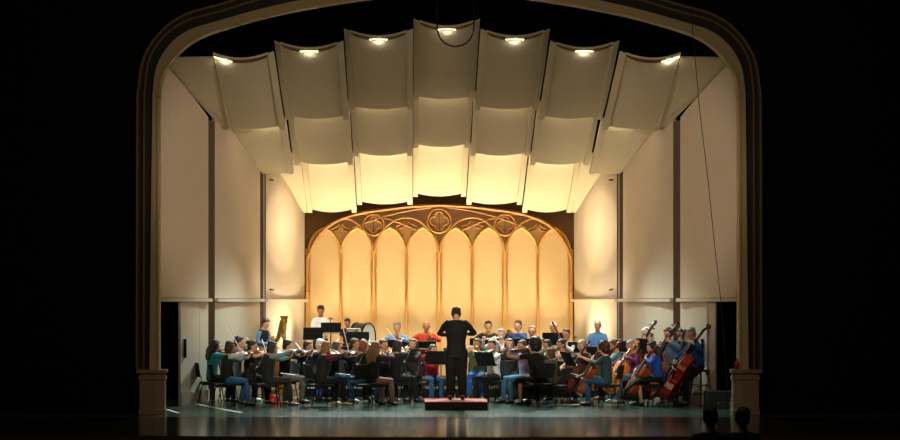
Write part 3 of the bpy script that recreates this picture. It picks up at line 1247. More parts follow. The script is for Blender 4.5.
def make_sheet(h, tilt, wide=.44, hg=.30):
    """open sheet music lying on a desk of the same height and tilt"""
    M = T(0, 0, h) @ RX(-math.radians(tilt))
    bm = NB()
    for sx in (-1, 1):
        x0, x1 = (0.002, wide / 2) if sx > 0 else (-wide / 2, -0.002)
        vs = [(x0, -.003, -.165), (x1, -.010, -.165), (x1, -.010, -.165 + hg), (x0, -.003, -.165 + hg)]
        if sx < 0:
            vs = [(x0, -.010, -.165), (x1, -.003, -.165), (x1, -.003, -.165 + hg), (x0, -.010, -.165 + hg)]
        a = [bm.verts.new(M @ V(v)) for v in vs]
        b = [bm.verts.new(M @ (V(v) + V((0, .0025, 0)))) for v in vs]
        bm.faces.new(a); bm.faces.new(b[::-1])
        for i in range(4):
            bm.faces.new((a[i], a[(i + 1) % 4], b[(i + 1) % 4], b[i]))
        # staves
        for k in range(9):
            z = -.145 + k * (hg - .05) / 8.5
            st = [bm.verts.new(M @ V((x, y - .0012, zz))) for x, y, zz in ((vs[0][0] + .015, vs[0][1], z), (vs[1][0] - .015, vs[1][1], z), (vs[1][0] - .015, vs[1][1], z + .010), (vs[0][0] + .015, vs[0][1], z + .010))]
            f = bm.faces.new(st); f.material_index = 1
    return obj('sheet_music', bm, [PAPER, mat((120, 120, 118), 0.8, key='printed_staves')])


# ------------------------------------------------------------------ people
def ik(S, Tg, l1, l2, pole):
    S, Tg = V(S), V(Tg)
    d = Tg - S
    L = d.length
    mx = (l1 + l2) * .985
    if L > mx:
        d = d * (mx / L); L = mx; Tg = S + d
    L = max(L, abs(l1 - l2) + .03)
    a = (l1 * l1 - l2 * l2 + L * L) / (2 * L)
    h = math.sqrt(max(0, l1 * l1 - a * a))
    dn = d.normalized()
    p = V(pole)
    p = (p - dn * p.dot(dn))
    p = p.normalized() if p.length > 1e-6 else V((0, 0, -1))
    return S + dn * a + p * h, Tg


bake = []        # (bmesh coarse, bmesh fine or None, object, voxel, smooth, materials)


def later(name, bm, mats, parent, voxel, fine=None, sm=3):
    me = bpy.data.meshes.new(name)
    bmesh.ops.recalc_face_normals(bm, faces=bm.faces)
    bm.to_mesh(me); bm.free()
    o = bpy.data.objects.new(name, me)
    C.objects.link(o)
    o.parent = parent
    md = o.modifiers.new('r', 'REMESH'); md.mode = 'VOXEL'; md.voxel_size = voxel; md.use_smooth_shade = True
    if sm:
        ms = o.modifiers.new('s', 'SMOOTH'); ms.factor = .5; ms.iterations = sm
    bake.append((o, fine, mats))
    return o


def finish_bake():
    dg = bpy.context.evaluated_depsgraph_get()
    dg.update()
    for o, fine, mats in bake:
        ev = o.evaluated_get(dg)
        me = bpy.data.meshes.new_from_object(ev)
        me.name = o.name
        o['_n'] = 1
        if fine is not None:
            b = bmesh.new(); b.from_mesh(me)
            tmp = bpy.data.meshes.new('t')
            bmesh.ops.recalc_face_normals(fine, faces=fine.faces)
            fine.to_mesh(tmp); fine.free()
            b.from_mesh(tmp)
            b.to_mesh(me); b.free()
            bpy.data.meshes.remove(tmp)
        me.materials.clear()
        for m in mats:
            me.materials.append(m)
        me.polygons.foreach_set('use_smooth', [True] * len(me.polygons))
        old = o.data
        o.modifiers.clear()
        o.data = me
        bpy.data.meshes.remove(old)
        del o['_n']
    bake.clear()


EYE = mat((30, 22, 20), 0.3, key='eye_dark')
LIP = mat((150, 70, 62), 0.6, key='lip')


def hand(bm, fine, w, d, nrm, side, curl):
    """palm in bm, five fingers in fine; side +1 when the thumb leaves towards +across"""
    d = V(d).normalized(); nrm = V(nrm); nrm = (nrm - d * nrm.dot(d)).normalized()
    ac = d.cross(nrm)
    w = V(w)
    tube(bm, [w - d * .02, w + d * .01, w + d * .05, w + d * .088], [(.024, .019), (.030, .018), (.040, .017), (.037, .013)], 10, ref=nrm)
    th = ac * side
    ofs = [.030, .010, -.010, -.029]
    ln = [.072, .080, .075, .058]
    for o_, L in zip(ofs, ln):
        p = w + d * .080 + th * o_
        dd = d.copy()
        pts = [p - d * .015, p]
        c = curl * (1 + .12 * ofs.index(o_))
        for f in (.45, .32, .23):
            dd = (Quaternion(ac, c) @ dd).normalized()
            p = p + dd * (L * f)
            pts.append(p.copy())
        tube(fine, pts, [.0088, .0092, .0085, .0078, .0060], 6)
    p = w + d * .028 + th * .028
    t1 = (th * .75 + d * .65 + nrm * .35).normalized()
    t2 = (th * .35 + d * .75 + nrm * .6).normalized()
    tube(fine, [p - th * .012, p + t1 * .032, p + t1 * .032 + t2 * .030, p + t1 * .032 + t2 * .048], [.0115, .0105, .0095, .006], 6)


HAIR = {'black': (24, 18, 16), 'dark': (44, 30, 22), 'brown': (84, 56, 36), 'lightbrown': (128, 94, 58), 'auburn': (110, 58, 32), 'grey': (140, 136, 128), 'white': (222, 220, 212), 'greyblond': (160, 140, 110)}
SKINS = [(214, 160, 128), (224, 172, 142), (190, 134, 100), (206, 150, 118)]


def figure(label, x, y, z, th, pose='rest', seat=.45, scale=1.0, top=(20, 20, 22), sleeve=None, sleeve_len='long', bottom=(22, 24, 30), skirt=False,
           hair='short', hcol='dark', shoes=(18, 16, 16), skin=0, lean=.06, look=(0, 0), head_tilt=0.0, vest=False, targets=None, glasses=False, knees=.12, girth=1.0, coat=False, nod=0.0, legw=1.0):
    """person in clothes; th = heading in degrees (0 = towards stage right of the picture, 90 = away, 270 = to the viewer)"""
    root = thing('person', label, 'person', (x, y, z), math.radians(th - 90))
    root.scale = (scale,) * 3
    standing = seat is None
    SK = mat(SKINS[skin], 0.55, var=.06, key='skin')
    hz = .93 if standing else seat + .085
    bm = NB(); fine = NB()
    tl = .53
    la = lean
    up = V((0, math.sin(la), math.cos(la)))
    pel = V((0, 0, hz))
    nb = pel + up * tl
    g = girth

    def tor(t):
        return pel + up * (tl * t)
    tors = [(-.14, .12, .09), (-.05, .150, .105), (.10, .152, .108), (.33, .135 * g, .100 * g), (.55, .155 * g, .108 * g), (.78, .178, .105), (.90, .165, .085), (.97, .10, .065), (1.0, .06, .055)]
    tube(bm, [tor(t) for t, a, b in tors], [(a * .93, b * .93) for t, a, b in tors], 16, ref=V((0, 1, 0)))
    # head
    yaw, pitch = look
    hc = nb + V((0, .035 + nod, .148 - nod * .9))
    HM = Matrix.Translation(hc - V((0, 0, .09))) @ RZ(yaw) @ Matrix.Rotation(-pitch, 4, 'X') @ Matrix.Rotation(head_tilt, 4, 'Y') @ Matrix.Translation((0, 0, .085)) @ Matrix.Scale(1.08, 4)
    hb = NB()
    tube(bm, [nb - V((0, .0, .03)), nb + V((0, .012, .05)), hc + V((0, -.01, -.06))], [.066, .056, .056], 10)
    ball(bm, (0, -.005, .02), (.074, .094, .096), 16, 10, HM)
    ball(bm, (0, .022, -.045), (.056, .064, .066), 12, 8, HM)
    ball(bm, (0, .055, -.085), (.026, .024, .022), 8, 6, HM)
    tube(bm, [HM @ V((0, .080, .012)), HM @ V((0, .100, -.020)), HM @ V((0, .090, -.034))], [.010, .015, .013], 8)
    for sx in (-1, 1):
        ball(bm, (sx * .076, -.005, -.01), (.010, .020, .030), 8, 6, HM)
        ball(fine, (sx * .030, .0845, .006), (.014, .009, .008), 8, 6, HM, mi=1)
        tube(fine, [HM @ V((sx * .014, .091, .026)), HM @ V((sx * .032, .086, .032)), HM @ V((sx * .050, .070, .026))], .0040, 5, mi=1)
    tube(fine, [HM @ V((-.022, .080, -.055)), HM @ V((0, .088, -.056)), HM @ V((.022, .080, -.055))], .0050, 6, mi=2)
    # arms
    tg = targets or {}
    sz = nb + up * -.055
    arms = {}
    for sx, nm in ((-1, 'L'), (1, 'R')):
        S = sz + V((sx * .165, 0, -.0))
        if nm in tg:
            W_, hd, hn, cu, pole = tg[nm]
        elif standing:
            W_, hd, hn, cu, pole = V((sx * .24, .10, hz - .02)), V((0, .2, -1)), V((-sx, 0, 0)), .3, V((sx * .5, -1, 0))
        else:
            W_, hd, hn, cu, pole = V((sx * .10, .30, hz + .12)), V((-sx * .5, .8, -.3)), V((0, 0, -1)), .3, V((sx * 1, -.4, -.5))
        W_ = V(W_)
        E, W_ = ik(S, W_, .285, .25, pole)
        arms[nm] = (S, E, W_)
        tube(bm, [S - V((sx * .02, 0, 0)), S + (E - S) * .4, E, E + (W_ - E) * .35, W_], [.046, .043, .036, .036, .024], 10)
        hand(bm, fine, W_, hd, hn, sx, cu)
    # legs
    legs = {}
    for sx in (-1, 1):
        H = pel + V((sx * .088, .0, -.02))
        if standing:
            Kn = V((sx * .10, .02, .49)); An = V((sx * .11, -.01, .09))
        elif seat > .6:
            Kn = V((sx * .16, .36, hz - .20)); An = V((sx * .17, .30, .26 if sx > 0 else .09))
            if sx < 0:
                Kn = V((sx * .14, .30, hz - .33)); An = V((sx * .16, .34, .09))
        else:
            sp = knees
            Kn = V((sx * sp, .42, hz - .02)); An = V((sx * (sp + .01), .40 + (.05 if sx > 0 else -.04), .09))
        legs[sx] = (H, Kn, An)
        tube(bm, [H, H + (Kn - H) * .35, Kn, Kn + (An - Kn) * .3, An, An - V((0, 0, .03))], [.078, .075, .054, .050, .036, .036], 10)
        tube(bm, [An + V((0, -.03, -.05)), An + V((0, .05, -.05)), An + V((sx * .01, .14, -.062))], [(.032, .030), (.038, .028), (.034, .018)], 8)
    later('body', bm, [SK, EYE, LIP], root, .0135, fine)
    # clothes ------------------------------------------------
    TM = mat(top, 0.85, var=.12, scale=30, bump=.12, key='cloth')
    SM = mat(sleeve, 0.85, var=.12, scale=30, bump=.12, key='cloth') if sleeve else TM
    BMm = mat(bottom, 0.88, var=.18, scale=25, bump=.12, key='cloth')
    bm = NB()
    tube(bm, [tor(t) for t, a, b in tors[:-1]], [(a + .014, b + .014) for t, a, b in tors[:-1]], 16, ref=V((0, 1, 0)))

    if coat:
        tube(bm, [pel + up * .2, pel, pel + V((0, .0, -.08)), pel + V((0, 0, -.17))], [(.158, .118), (.182, .135), (.190, .140), (.192, .145)], 16, ref=V((0, 1, 0)))

    def sleeves(bm):
        for nm in ('L', 'R'):
            S, E, W_ = arms[nm]
            sx = -1 if nm == 'L' else 1
            if sleeve_len == 'long':
                tube(bm, [S - V((sx * .03, 0, -.0)), S + (E - S) * .4, E, E + (W_ - E) * .4, E + (W_ - E) * .93], [.062, .058, .050, .047, .036], 12)
            else:
                tube(bm, [S - V((sx * .03, 0, 0)), S + (E - S) * .35, S + (E - S) * .72], [.062, .060, .054], 12)
    if not sleeve:
        sleeves(bm)
        later('shirt', bm, [TM], root, .02)
    else:
        later('vest' if vest else 'shirt', bm, [TM], root, .02)
        bm = NB(); sleeves(bm)
        later('sleeves', bm, [SM], root, .018)
    bm = NB()
    tube(bm, [pel + V((0, 0, -.075)), pel + V((0, 0, .02)), pel + up * .09], [(.15, .11), (.162, .118), (.16, .118)], 14, ref=V((0, 1, 0)))
    if skirt:
        if standing:
            tube(bm, [pel, pel + V((0, 0.01, -.4)), pel + V((0, .02, -.78))], [(.17, .13), (.20, .17), (.25, .22)], 18, ref=V((0, 1, 0)))
        else:
            k = knees + .11
            tube(bm, [V((0, -.08, hz)), V((0, .15, hz)), V((0, .38, hz - .01)), V((0, .46, hz - .07)), V((0, .48, hz - .22)), V((0, .47, .12))], [(.18, .10), (.20, .10), (k + .02, .09), (k + .02, .10), (k + .03, .12), (k + .06, .16)], 16, ref=V((0, .3, 1)))
        later('skirt', bm, [BMm], root, .022)
    else:
        for sx in (-1, 1):
            H, Kn, An = legs[sx]
            tube(bm, [H, H + (Kn - H) * .35, Kn, Kn + (An - Kn) * .3, An + V((0, 0, -.01))], [.092 * legw, .090 * legw, .070 * legw, .066 * legw, .058 * legw], 12)
        later('trousers', bm, [BMm], root, .022)
    for sx in (-1, 1):
        An = legs[sx][2]
        bm = NB()
        tube(bm, [An + V((0, -.055, -.052)), An + V((0, -.02, -.05)), An + V((0, .06, -.055)), An + V((sx * .012, .14, -.064)), An + V((sx * .014, .175, -.068))], [(.030, .030), (.040, .038), (.044, .033), (.043, .024), (.026, .014)], 10, ref=V((0, 0, 1)))
        obj('shoe', bm, mat(shoes, 0.45, key='shoe_leather'), root, smooth=True)
    # hair ---------------------------------------------------
    if hair != 'bald':
        HMt = mat(HAIR[hcol], 0.6, var=.35, scale=60, bump=.25, key='hair')
        bm = NB()
        if hair == 'afro':
            ball(bm, (0, -.05, .035), (.125, .120, .125), 16, 10, HM)
            ball(bm, (0, -.06, -.05), (.115, .09, .09), 14, 8, HM)
            for k in range(40):
                a = random.uniform(0, 2 * PI); b = random.uniform(-.3, 1.4)
                ball(bm, (.11 * math.cos(a) * math.cos(b), -.05 + .10 * math.sin(a) * math.cos(b), .03 + .12 * math.sin(b)), .026, 8, 6, HM)
        elif hair == 'ring':
            for k in range(9):
                a = PI + PI * k / 8
                ball(bm, (.070 * math.cos(a), -.012 + .080 * math.sin(a), .0), (.018, .022, .035), 8, 6, HM)
        else:
            ball(bm, (0, -.024, .036), (.083, .092, .090), 16, 10, HM)
            ball(bm, (0, -.050, -.010), (.078, .062, .078), 14, 8, HM)
            tube(bm, [HM @ V((-.045, .050, .088)), HM @ V((0, .058, .096)), HM @ V((.045, .050, .088))], [.018, .020, .018], 8)
            if hair in ('long', 'bob', 'ponytail'):
                for sx in (-1, 1):
                    e = -.22 if hair == 'long' else -.10
                    if hair != 'ponytail':
                        tube(bm, [HM @ V((sx * .068, .00, .05)), HM @ V((sx * .080, -.02, -.03)), HM @ V((sx * .078, -.035, -.09)), HM @ V((sx * .075, -.05, min(e, -.12)))], [.034, .036, .036, .026], 8)
                if hair == 'long':
                    tube(bm, [HM @ V((0, -.07, .04)), HM @ V((0, -.095, -.06)), HM @ V((0, -.10, -.16)), HM @ V((0, -.10, -.25)), HM @ V((0, -.09, -.31))], [(.08, .045), (.10, .055), (.115, .050), (.10, .04), (.06, .02)], 14, ref=V((0, 1, 0)))
                    for k in range(12):
                        xx = -.10 + .2 * k / 11
                        tube(bm, [HM @ V((xx * .7, -.12, -.02)), HM @ V((xx, -.135, -.12 + .02 * (k % 2))), HM @ V((xx * 1.05, -.13, -.22)), HM @ V((xx * .9, -.11, -.30 - .03 * (k % 3)))], [.010, .013, .012, .005], 6)
                elif hair == 'bob':
                    tube(bm, [HM @ V((0, -.07, .03)), HM @ V((0, -.08, -.05)), HM @ V((0, -.07, -.12))], [(.075, .035), (.085, .04), (.07, .03)], 12, ref=V((0, 1, 0)))
                else:
                    tube(bm, [HM @ V((0, -.10, .04)), HM @ V((0, -.15, -.01)), HM @ V((0, -.14, -.12)), HM @ V((0, -.12, -.2))], [.02, .032, .028, .012], 8)
            if hair == 'bun':
                ball(bm, (0, -.115, .06), (.045, .04, .042), 10, 8, HM)
            if hair == 'short':
                ball(bm, (0, -.058, -.035), (.066, .048, .058), 12, 8, HM)
                for sx in (-1, 1):
                    ball(bm, (sx * .070, -.020, .008), (.014, .035, .042), 8, 6, HM)
            for k in range(16):
                a = random.uniform(0, 2 * PI)
                b = random.uniform(.5, 1.3)
                ball(bm, (.078 * math.cos(a) * math.cos(b), -.028 + .085 * math.sin(a) * math.cos(b), .040 + .070 * math.sin(b)), (.024, .024, .018), 6, 5, HM)
        later('hair', bm, [HMt], root, .012, sm=1)
    if glasses:
        bm = NB()
        for sx in (-1, 1):
            tube(bm, [HM @ V((sx * .030 + .020 * math.cos(a), .097, .005 + .016 * math.sin(a))) for a in [2 * PI * k / 12 for k in range(13)]], .0022, 5, cap=False)
            tube(bm, [HM @ V((sx * .050, .095, .008)), HM @ V((sx * .078, .03, .008)), HM @ V((sx * .080, -.01, .0))], .002, 5)
        obj('glasses', bm, BLACKM, root)
    root_nb = nb
    return root, nb, hc


def world(root_loc, th, sc_=1.0):
    return Matrix.Translation(root_loc) @ RZ(math.radians(th - 90)) @ Matrix.Scale(sc_, 4)

# ------------------------------------------------------------------ risers and podium
random.seed(4)
RISM = mat((26, 26, 27), 0.6, key='riser_black')


def riser(poly, z0, z1, label):
    bm = NB()
    a = [bm.verts.new((x, y, z0)) for x, y in poly]
    b = [bm.verts.new((x, y, z1)) for x, y in poly]
    bm.faces.new(a); bm.faces.new(b[::-1])
    n = len(poly)
    for i in range(n):
        bm.faces.new((a[i], a[(i + 1) % n], b[(i + 1) % n], b[i]))
    tagit(obj('riser', bm, RISM, bevel=.006), label, 'riser', None)


riser([(-3.2, 5.55), (3.6, 5.55), (3.6, 6.75), (-3.2, 6.75)], 0.0, 0.2, 'low black riser under the woodwind players')
riser([(-3.2, 6.76), (4.0, 6.76), (3.78, 8.1), (3.3, 9.0), (-2.9, 9.0), (-3.2, 8.1)], 0.0, 0.34, 'higher black riser under the last row of players')

pod = thing('podium', 'low conductor podium with pinkish red carpet top and dark sides', 'podium', (0.175, 1.1, 0))
bm = NB(); box(bm, -.62, .62, 0, 1.1, 0, .15); obj('base', bm, mat((38, 20, 18), 0.6, key='podium_side'), pod, bevel=.006)
bm = NB(); box(bm, -.625, .625, -.005, 1.105, .15, .168); obj('carpet', bm, mat((196, 108, 96), 0.95, var=.15, scale=40, bump=.2, key='red_carpet'), pod, bevel=.004)

bx = thing('step_box', 'low grey offstage step platform in the right doorway', 'step', (5.42, 1.75, 0))
bm = NB(); box(bm, -.14, .40, 0, .55, 0, .33); obj('upper_step', bm, mat((58, 62, 60), 0.5, key='step_paint'), bx, bevel=.006)
bm = NB(); box(bm, .0, .40, -.35, -.01, 0, .13); obj('lower_step', bm, mat((58, 62, 60), 0.5, key='step_paint'), bx, bevel=.006)

# tape marks on the stage
TAPE = mat((240, 244, 238), 0.6, key='white_tape', var=.05)


def tape(p0, p1, label, bend=0.0):
    bm = NB()
    a = V((p0[0], p0[1], 0)); b = V((p1[0], p1[1], 0)); d = (b - a).normalized(); nn = V((-d.y, d.x, 0))
    N = 8
    rows = []
    for i in range(N + 1):
        t = i / N
        c = a + (b - a) * t + nn * (bend * 4 * t * (1 - t))
        rows.append([bm.verts.new((*(c + nn * .04).xy, .004)), bm.verts.new((*(c - nn * .04).xy, .004)), bm.verts.new((*(c - nn * .04).xy, .0005)), bm.verts.new((*(c + nn * .04).xy, .0005))])
    for i in range(N):
        for k in range(4):
            bm.faces.new((rows[i][k], rows[i][(k + 1) % 4], rows[i + 1][(k + 1) % 4], rows[i + 1][k]))
    bm.faces.new(rows[0]); bm.faces.new(rows[-1][::-1])
    tagit(obj('floor_tape', bm, TAPE), label, 'tape', 'white tape lines on the stage floor')


def fl(px, py):
    D = CZ * FPX / (py - 304)
    return (CX + (px - 410) * D / FPX, D + CY)


tape(fl(190.5, 402.5), fl(241, 412.5), 'long white tape line on the floor by the leftmost chair', -.05)
tape(fl(161, 408), fl(178.5, 413), 'short white tape line on the floor beside the left plinth')
tape(fl(548, 405), fl(586, 404.5), 'white tape line on the floor behind the right front chairs')

# ------------------------------------------------------------------ players
up_of = lambda la: V((0, math.sin(la), math.cos(la)))
bows = []


def put(root, W, M, label, cat, group=None):
    root.matrix_world = W @ M
    tagit(root, label, cat, group)
    return root


def player(px, y, th, label, sh, pose='rest', inst=None, irgb=None, z=None, seat=.45, scale=1.0, chair=True, tilt=.3, bowpos=.3, lean=.06, **kw):
    if z is None:
        z = 0.34 if y >= 6.76 else (0.2 if y >= 5.55 else 0.0)
    h = math.radians(th)
    D = y - CY
    hx = CX + (px - 410) * D / FPX
    hd = .075 + .53 * math.sin(lean)
    x = hx - hd * math.cos(h) * scale
    yy = y
    loc = V((x, yy, z))
    W = Matrix.Translation(loc) @ RZ(math.radians(th - 90)) @ Matrix.Scale(scale, 4)
    hz = (.93 if seat is None else seat + .085)
    nb = V((0, 0, hz)) + up_of(lean) * .53
    hc = nb + V((0, .035, .148))
    tg = {}
    look = kw.pop('look', None)
    P = {'cat': None}
    if pose in ('violin', 'viola'):
        la = (.35, .10)
        P0 = nb + V((-.055, .115, .045))
        dv = V((-.50, .85, -.06)).normalized()
        nz = V((.30, .05, 1))
        S = 1.0 if pose == 'violin' else 1.14
        Mi = axis_matrix(P0, dv, nz)
        upn = (Mi.to_3x3() @ V((0, 0, 1))).normalized()
        Q = P0 + dv * (.19 * S) + upn * .045
        bd = V((-.82, -.48, tilt)).normalized()
        fr = Q - bd * bowpos + V((0, 0, .024))
        Mb = axis_matrix(fr, bd, (0, 0, 1))
        tg['L'] = (P0 + dv * (.44 * S) + V((-.03, .0, -.085)), V((.15, .05, 1)), V((.75, -.55, 0)), .75, V((-.3, -.2, -1)))
        tg['R'] = (fr + V((.05, -.02, .045)), V((-.75, .35, -.45)), V((-.2, -.1, -1)), .45, V((1, -.4, -.3)))
        look = look or (.30, .18)
    elif pose == 'cello':
        E = V((.03, .84, 0)); a = V((-.10, -.53, .84)).normalized()
        n_ = V((-.42, .80, .50))
        Mi = axis_matrix(E + a * .30, a, n_)
        upn = (Mi.to_3x3() @ V((0, 0, 1))).normalized()
        Q = E + a * .73 + upn * .085
        bd = V((-1, .05, -.16 + tilt * .1)).normalized()
        fr = Q - bd * bowpos + V((0, .024, .01))
        Mb = axis_matrix(fr, bd, n_)
        tg['L'] = (E + a * 1.17 + upn * .02 + V((-.10, .03, -.02)), V((.8, .25, .25)), V((.3, -.85, 0)), .7, V((-1, -.1, -.5)))
        tg['R'] = (fr + V((.07, -.03, .035)), V((-.8, .25, -.45)), V((-.2, -.6, -.8)), .45, V((1, -.5, -.1)))
        look = look or (.1, .35)
    elif pose == 'bass':
        E = V((-.02, .92, 0)); a = V((-.09, -.54 if irgb == (200, 50, 28) else -.48, .89)).normalized()
        n_ = V((.42, .80, .35)) if irgb == (200, 50, 28) else V((-.5, .76, .38))
        Mi = axis_matrix(E + a * .20, a, n_)
        upn = (Mi.to_3x3() @ V((0, 0, 1))).normalized()
        Q = E + a * .86 + upn * .12
        bd = V((-1, .10, -.1)).normalized()
        fr = Q - bd * .22 + V((0, .024, .01))
        Mb = axis_matrix(fr, bd, n_)
        tg['L'] = (E + a * 1.52 + upn * .03 + V((-.12, .02, -.03)), V((.8, .3, .3)), V((.3, -.85, 0)), .7, V((-1, -.1, -.6)))
        tg['R'] = (fr + V((.07, -.03, .035)), V((-.8, .25, -.4)), V((-.2, -.6, -.8)), .45, V((1, -.3, -.1)))
        look = look or (.2, .35)
    elif pose == 'wind':
        look = look or (0, .12)
        m_ = hc + V((0, .105, -.060))
        if inst in ('clarinet', 'oboe'):
            d = V((0, .62, -.78)).normalized()
            Mi = axis_matrix(m_, d, (0, .78, .62))
            tg['L'] = (m_ + d * .17 + V((-.075, -.035, -.03)), V((.75, .45, .15)), V((.5, -.5, -.4)), .75, V((-1, -.2, -.6)))
            tg['R'] = (m_ + d * .36 + V((.075, -.035, -.02)), V((-.75, .45, .15)), V((-.5, -.5, -.4)), .75, V((1, -.2, -.6)))
        elif inst == 'flute':
            look = (-.25, .1)
            Mi = axis_matrix(m_ + V((.0, .0, .0)), V((-.15, .98, 0)), (0.15, 0, 1))
            tg['L'] = (m_ + V((.13, .07, -.075)), V((.3, -.35, .85)), V((-.1, -.9, -.4)), .6, V((-.6, .3, -1)))
            tg['R'] = (m_ + V((.40, .03, -.085)), V((-.2, .35, .9)), V((0, .6, 0.2)), .6, V((1, -.2, -.6)))
        elif inst == 'bassoon':
            Mi = Matrix.Translation(m_ + V((0, .02, -.10))) @ Matrix.Rotation(.5, 4, 'Y') @ T(0, 0, -.12)
            tg['L'] = (m_ + V((-.03, .06, -.18)), V((.5, .6, .2)), V((.5, -.5, 0)), .7, V((-1, -.2, -.6)))
            tg['R'] = (m_ + V((-.16, .04, -.46)), V((-.3, .8, 0)), V((-.8, -.3, 0)), .7, V((1, -.5, -.2)))
        elif inst == 'horn':
            Mi = axis_matrix(m_, V((-.12, .96, -.22)), (0, .2, 1))
            tg['L'] = (m_ + V((-.10, .22, -.17)), V((.5, .7, .2)), V((.6, -.4, 0)), .8, V((-1, -.2, -.6)))
            tg['R'] = (m_ + V((.24, -.02, -.36)), V((-.85, .3, .1)), V((.1, .9, 0)), .4, V((1, -.6, -.2)))
        elif inst == 'trumpet':
            Mi = axis_matrix(m_, V((0, .98, -.15)), (0, .15, 1))
            tg['L'] = (m_ + V((-.07, .20, -.09)), V((.55, .7, .2)), V((.6, -.5, 0)), .9, V((-1, -.2, -.7)))
            tg['R'] = (m_ + V((.09, .20, -.08)), V((-.45, .7, .3)), V((-.5, -.6, -.2)), .9, V((1, -.2, -.7)))
        elif inst == 'trombone':
            Mi = axis_matrix(m_, V((0, .97, -.22)), (0, .22, 1))
            tg['L'] = (m_ + V((-.06, .05, -.10)), V((.1, .8, .5)), V((.9, 0, 0)), .9, V((-1, -.2, -.7)))
            tg['R'] = (m_ + V((.05, .42, -.20)), V((-.2, .8, .3)), V((-.9, 0, 0)), .8, V((1, -.2, -.7)))
    elif pose == 'conduct':
        tg['L'] = (V((-.17, .34, 1.16)), V((.3, .9, .2)), V((.3, 0, -1)), .35, V((-1, -.1, -.75)))
        tg['R'] = (V((.20, .34, 1.18)), V((-.3, .9, .1)), V((-.3, 0, -1)), .75, V((1, -.1, -.75)))
        look = (.10, .55)
        fr = V((.17, .44, 1.16)); bd = V((-.35, .8, .25)).normalized()
    elif pose == 'down':
        tg['L'] = (V((-.13, .33, hz + .12)), V((.3, .8, -.4)), V((0, 0, -1)), .4, V((-.5, -.6, -.8)))
        tg['R'] = (V((.13, .35, hz + .14)), V((-.3, .8, -.4)), V((0, 0, -1)), .4, V((.5, -.6, -.8)))
        look = look or (0, .45)
    look = look or (0, .15)
    if y > 3 and 'shoes' not in kw:
        kw['shoes'] = random.choice([(18, 16, 16), (18, 16, 16), (205, 205, 200), (150, 110, 80)])
    root, nb2, hc2 = figure(label, x, yy, z, th, seat=seat, scale=scale, look=look, lean=lean, targets=tg, skin=kw.pop('skin', random.randrange(4)), **kw)
    if pose in ('violin', 'viola', 'cello', 'bass'):
        nice = {'bass': 'double bass'}.get(pose, pose)
        f = make_fiddle(pose, irgb)
        tint = {(150, 70, 28): 'brown', (184, 104, 40): 'amber', (112, 50, 26): 'dark brown', (86, 34, 24): 'dark red-brown', (236, 130, 30): 'bright orange', (200, 50, 28): 'red', (176, 92, 36): 'golden brown', (140, 62, 30): 'brown'}[irgb]
        put(f, W, Mi, f'{tint} {nice} played by the {sh}', nice, f'{nice}s of the orchestra' if pose != 'bass' else 'double basses at the right')
        b = make_bow(.95 if pose in ('cello', 'bass') else 1.0)
        put(b, W, Mb, f'{nice} bow held by the {sh}', 'bow', 'bows of the string players')
    elif pose == 'wind' and inst:
        f = make_wind(inst)
        nm = {'horn': 'french horn'}.get(inst, inst)
        put(f, W, Mi, f'{nm} held up by the {sh}', nm, 'wind instruments')
    elif pose == 'conduct':
        bm = NB(); tube(bm, [(0, -.04, 0), (0, 0, 0), (0, .02, 0), (0, .36, 0)], [.006, .010, .003, .0015], 8)
        o = obj('baton', bm, mat((235, 230, 215), 0.5, key='baton_white'))
        put(o, W, axis_matrix(fr, bd, (0, 0, 1)), 'thin white baton in the right hand of the conductor', 'baton')
    if chair and seat and seat < .6:
        c = make_chair()
        c.matrix_world = Matrix.Translation(loc) @ RZ(math.radians(th - 90)) @ T(0, -.02, 0) @ Matrix.Scale(1, 4)
        tagit(c, f'black orchestra chair under the {sh}', 'chair', 'black orchestra chairs')
        if scale != 1:
            c.scale = (1, 1, scale)
    elif seat and seat > .6 and chair:
        c = make_stool()
        c.matrix_world = Matrix.Translation(loc) @ RZ(math.radians(th - 60)) @ T(0, -.05, 0) @ Matrix.Diagonal((1, 1, seat / .79, 1))
        tagit(c, f'brown wooden bar stool under the {sh}', 'stool', 'bar stools of the bass players')
    return root, W


VB, VA, VD, VR, VG = (150, 70, 28), (184, 104, 40), (112, 50, 26), (86, 34, 24), (176, 92, 36)
JEANS = (52, 92, 136)
BLK = (12, 12, 14)
P = player
# --- first violins, left
P(216.5, 3.5, 14, 'person in bright teal top with long dark hair, leftmost of all', 'leftmost person in teal', top=(30, 150, 160), hair='long', hcol='black', pose='violin', irgb=VD, tilt=.5, bottom=(30, 30, 34))
P(231.5, 2.5, 14, 'person in dark vest with pale grey sleeves and blue jeans bowing a violin', 'pale-sleeved person in jeans', top=(36, 40, 38), sleeve=(196, 200, 196), vest=True, hair='bob', hcol='dark', pose='violin', irgb=VB, tilt=1.1, bowpos=.12, bottom=(60, 112, 160), lean=.10)
P(240.5, 4.2, -8, 'person with short black hair in dark shirt, tall among the left violinists', 'tall short-haired person at left', top=(26, 26, 32), hair='short', hcol='dark', pose='violin', irgb=VB, tilt=.4, bottom=BLK, scale=1.05)
P(254, 3.3, -14, 'person in black with pinned-up dark hair playing violin near the left', 'person in black with pinned-up hair', top=BLK, hair='bun', hcol='black', pose='violin', irgb=VA, tilt=.5, bottom=BLK, sleeve_len='short')
P(273.5, 2.55, 12, 'person with grey-green sleeves, dark hair and a white paper on the lap', 'grey-green-sleeved person', top=(22, 24, 26), sleeve=(112, 140, 138), vest=True, hair='bob', hcol='black', pose='violin', irgb=VB, tilt=.2, bottom=(30, 34, 38), lean=.08)
P(289, 3.6, -12, 'person in dark jacket and grey trousers with amber violin, beside the harp', 'dark-jacketed person in grey trousers', top=(34, 32, 34), hair='short', hcol='black', pose='violin', irgb=VA, tilt=.3, bottom=(84, 84, 88))
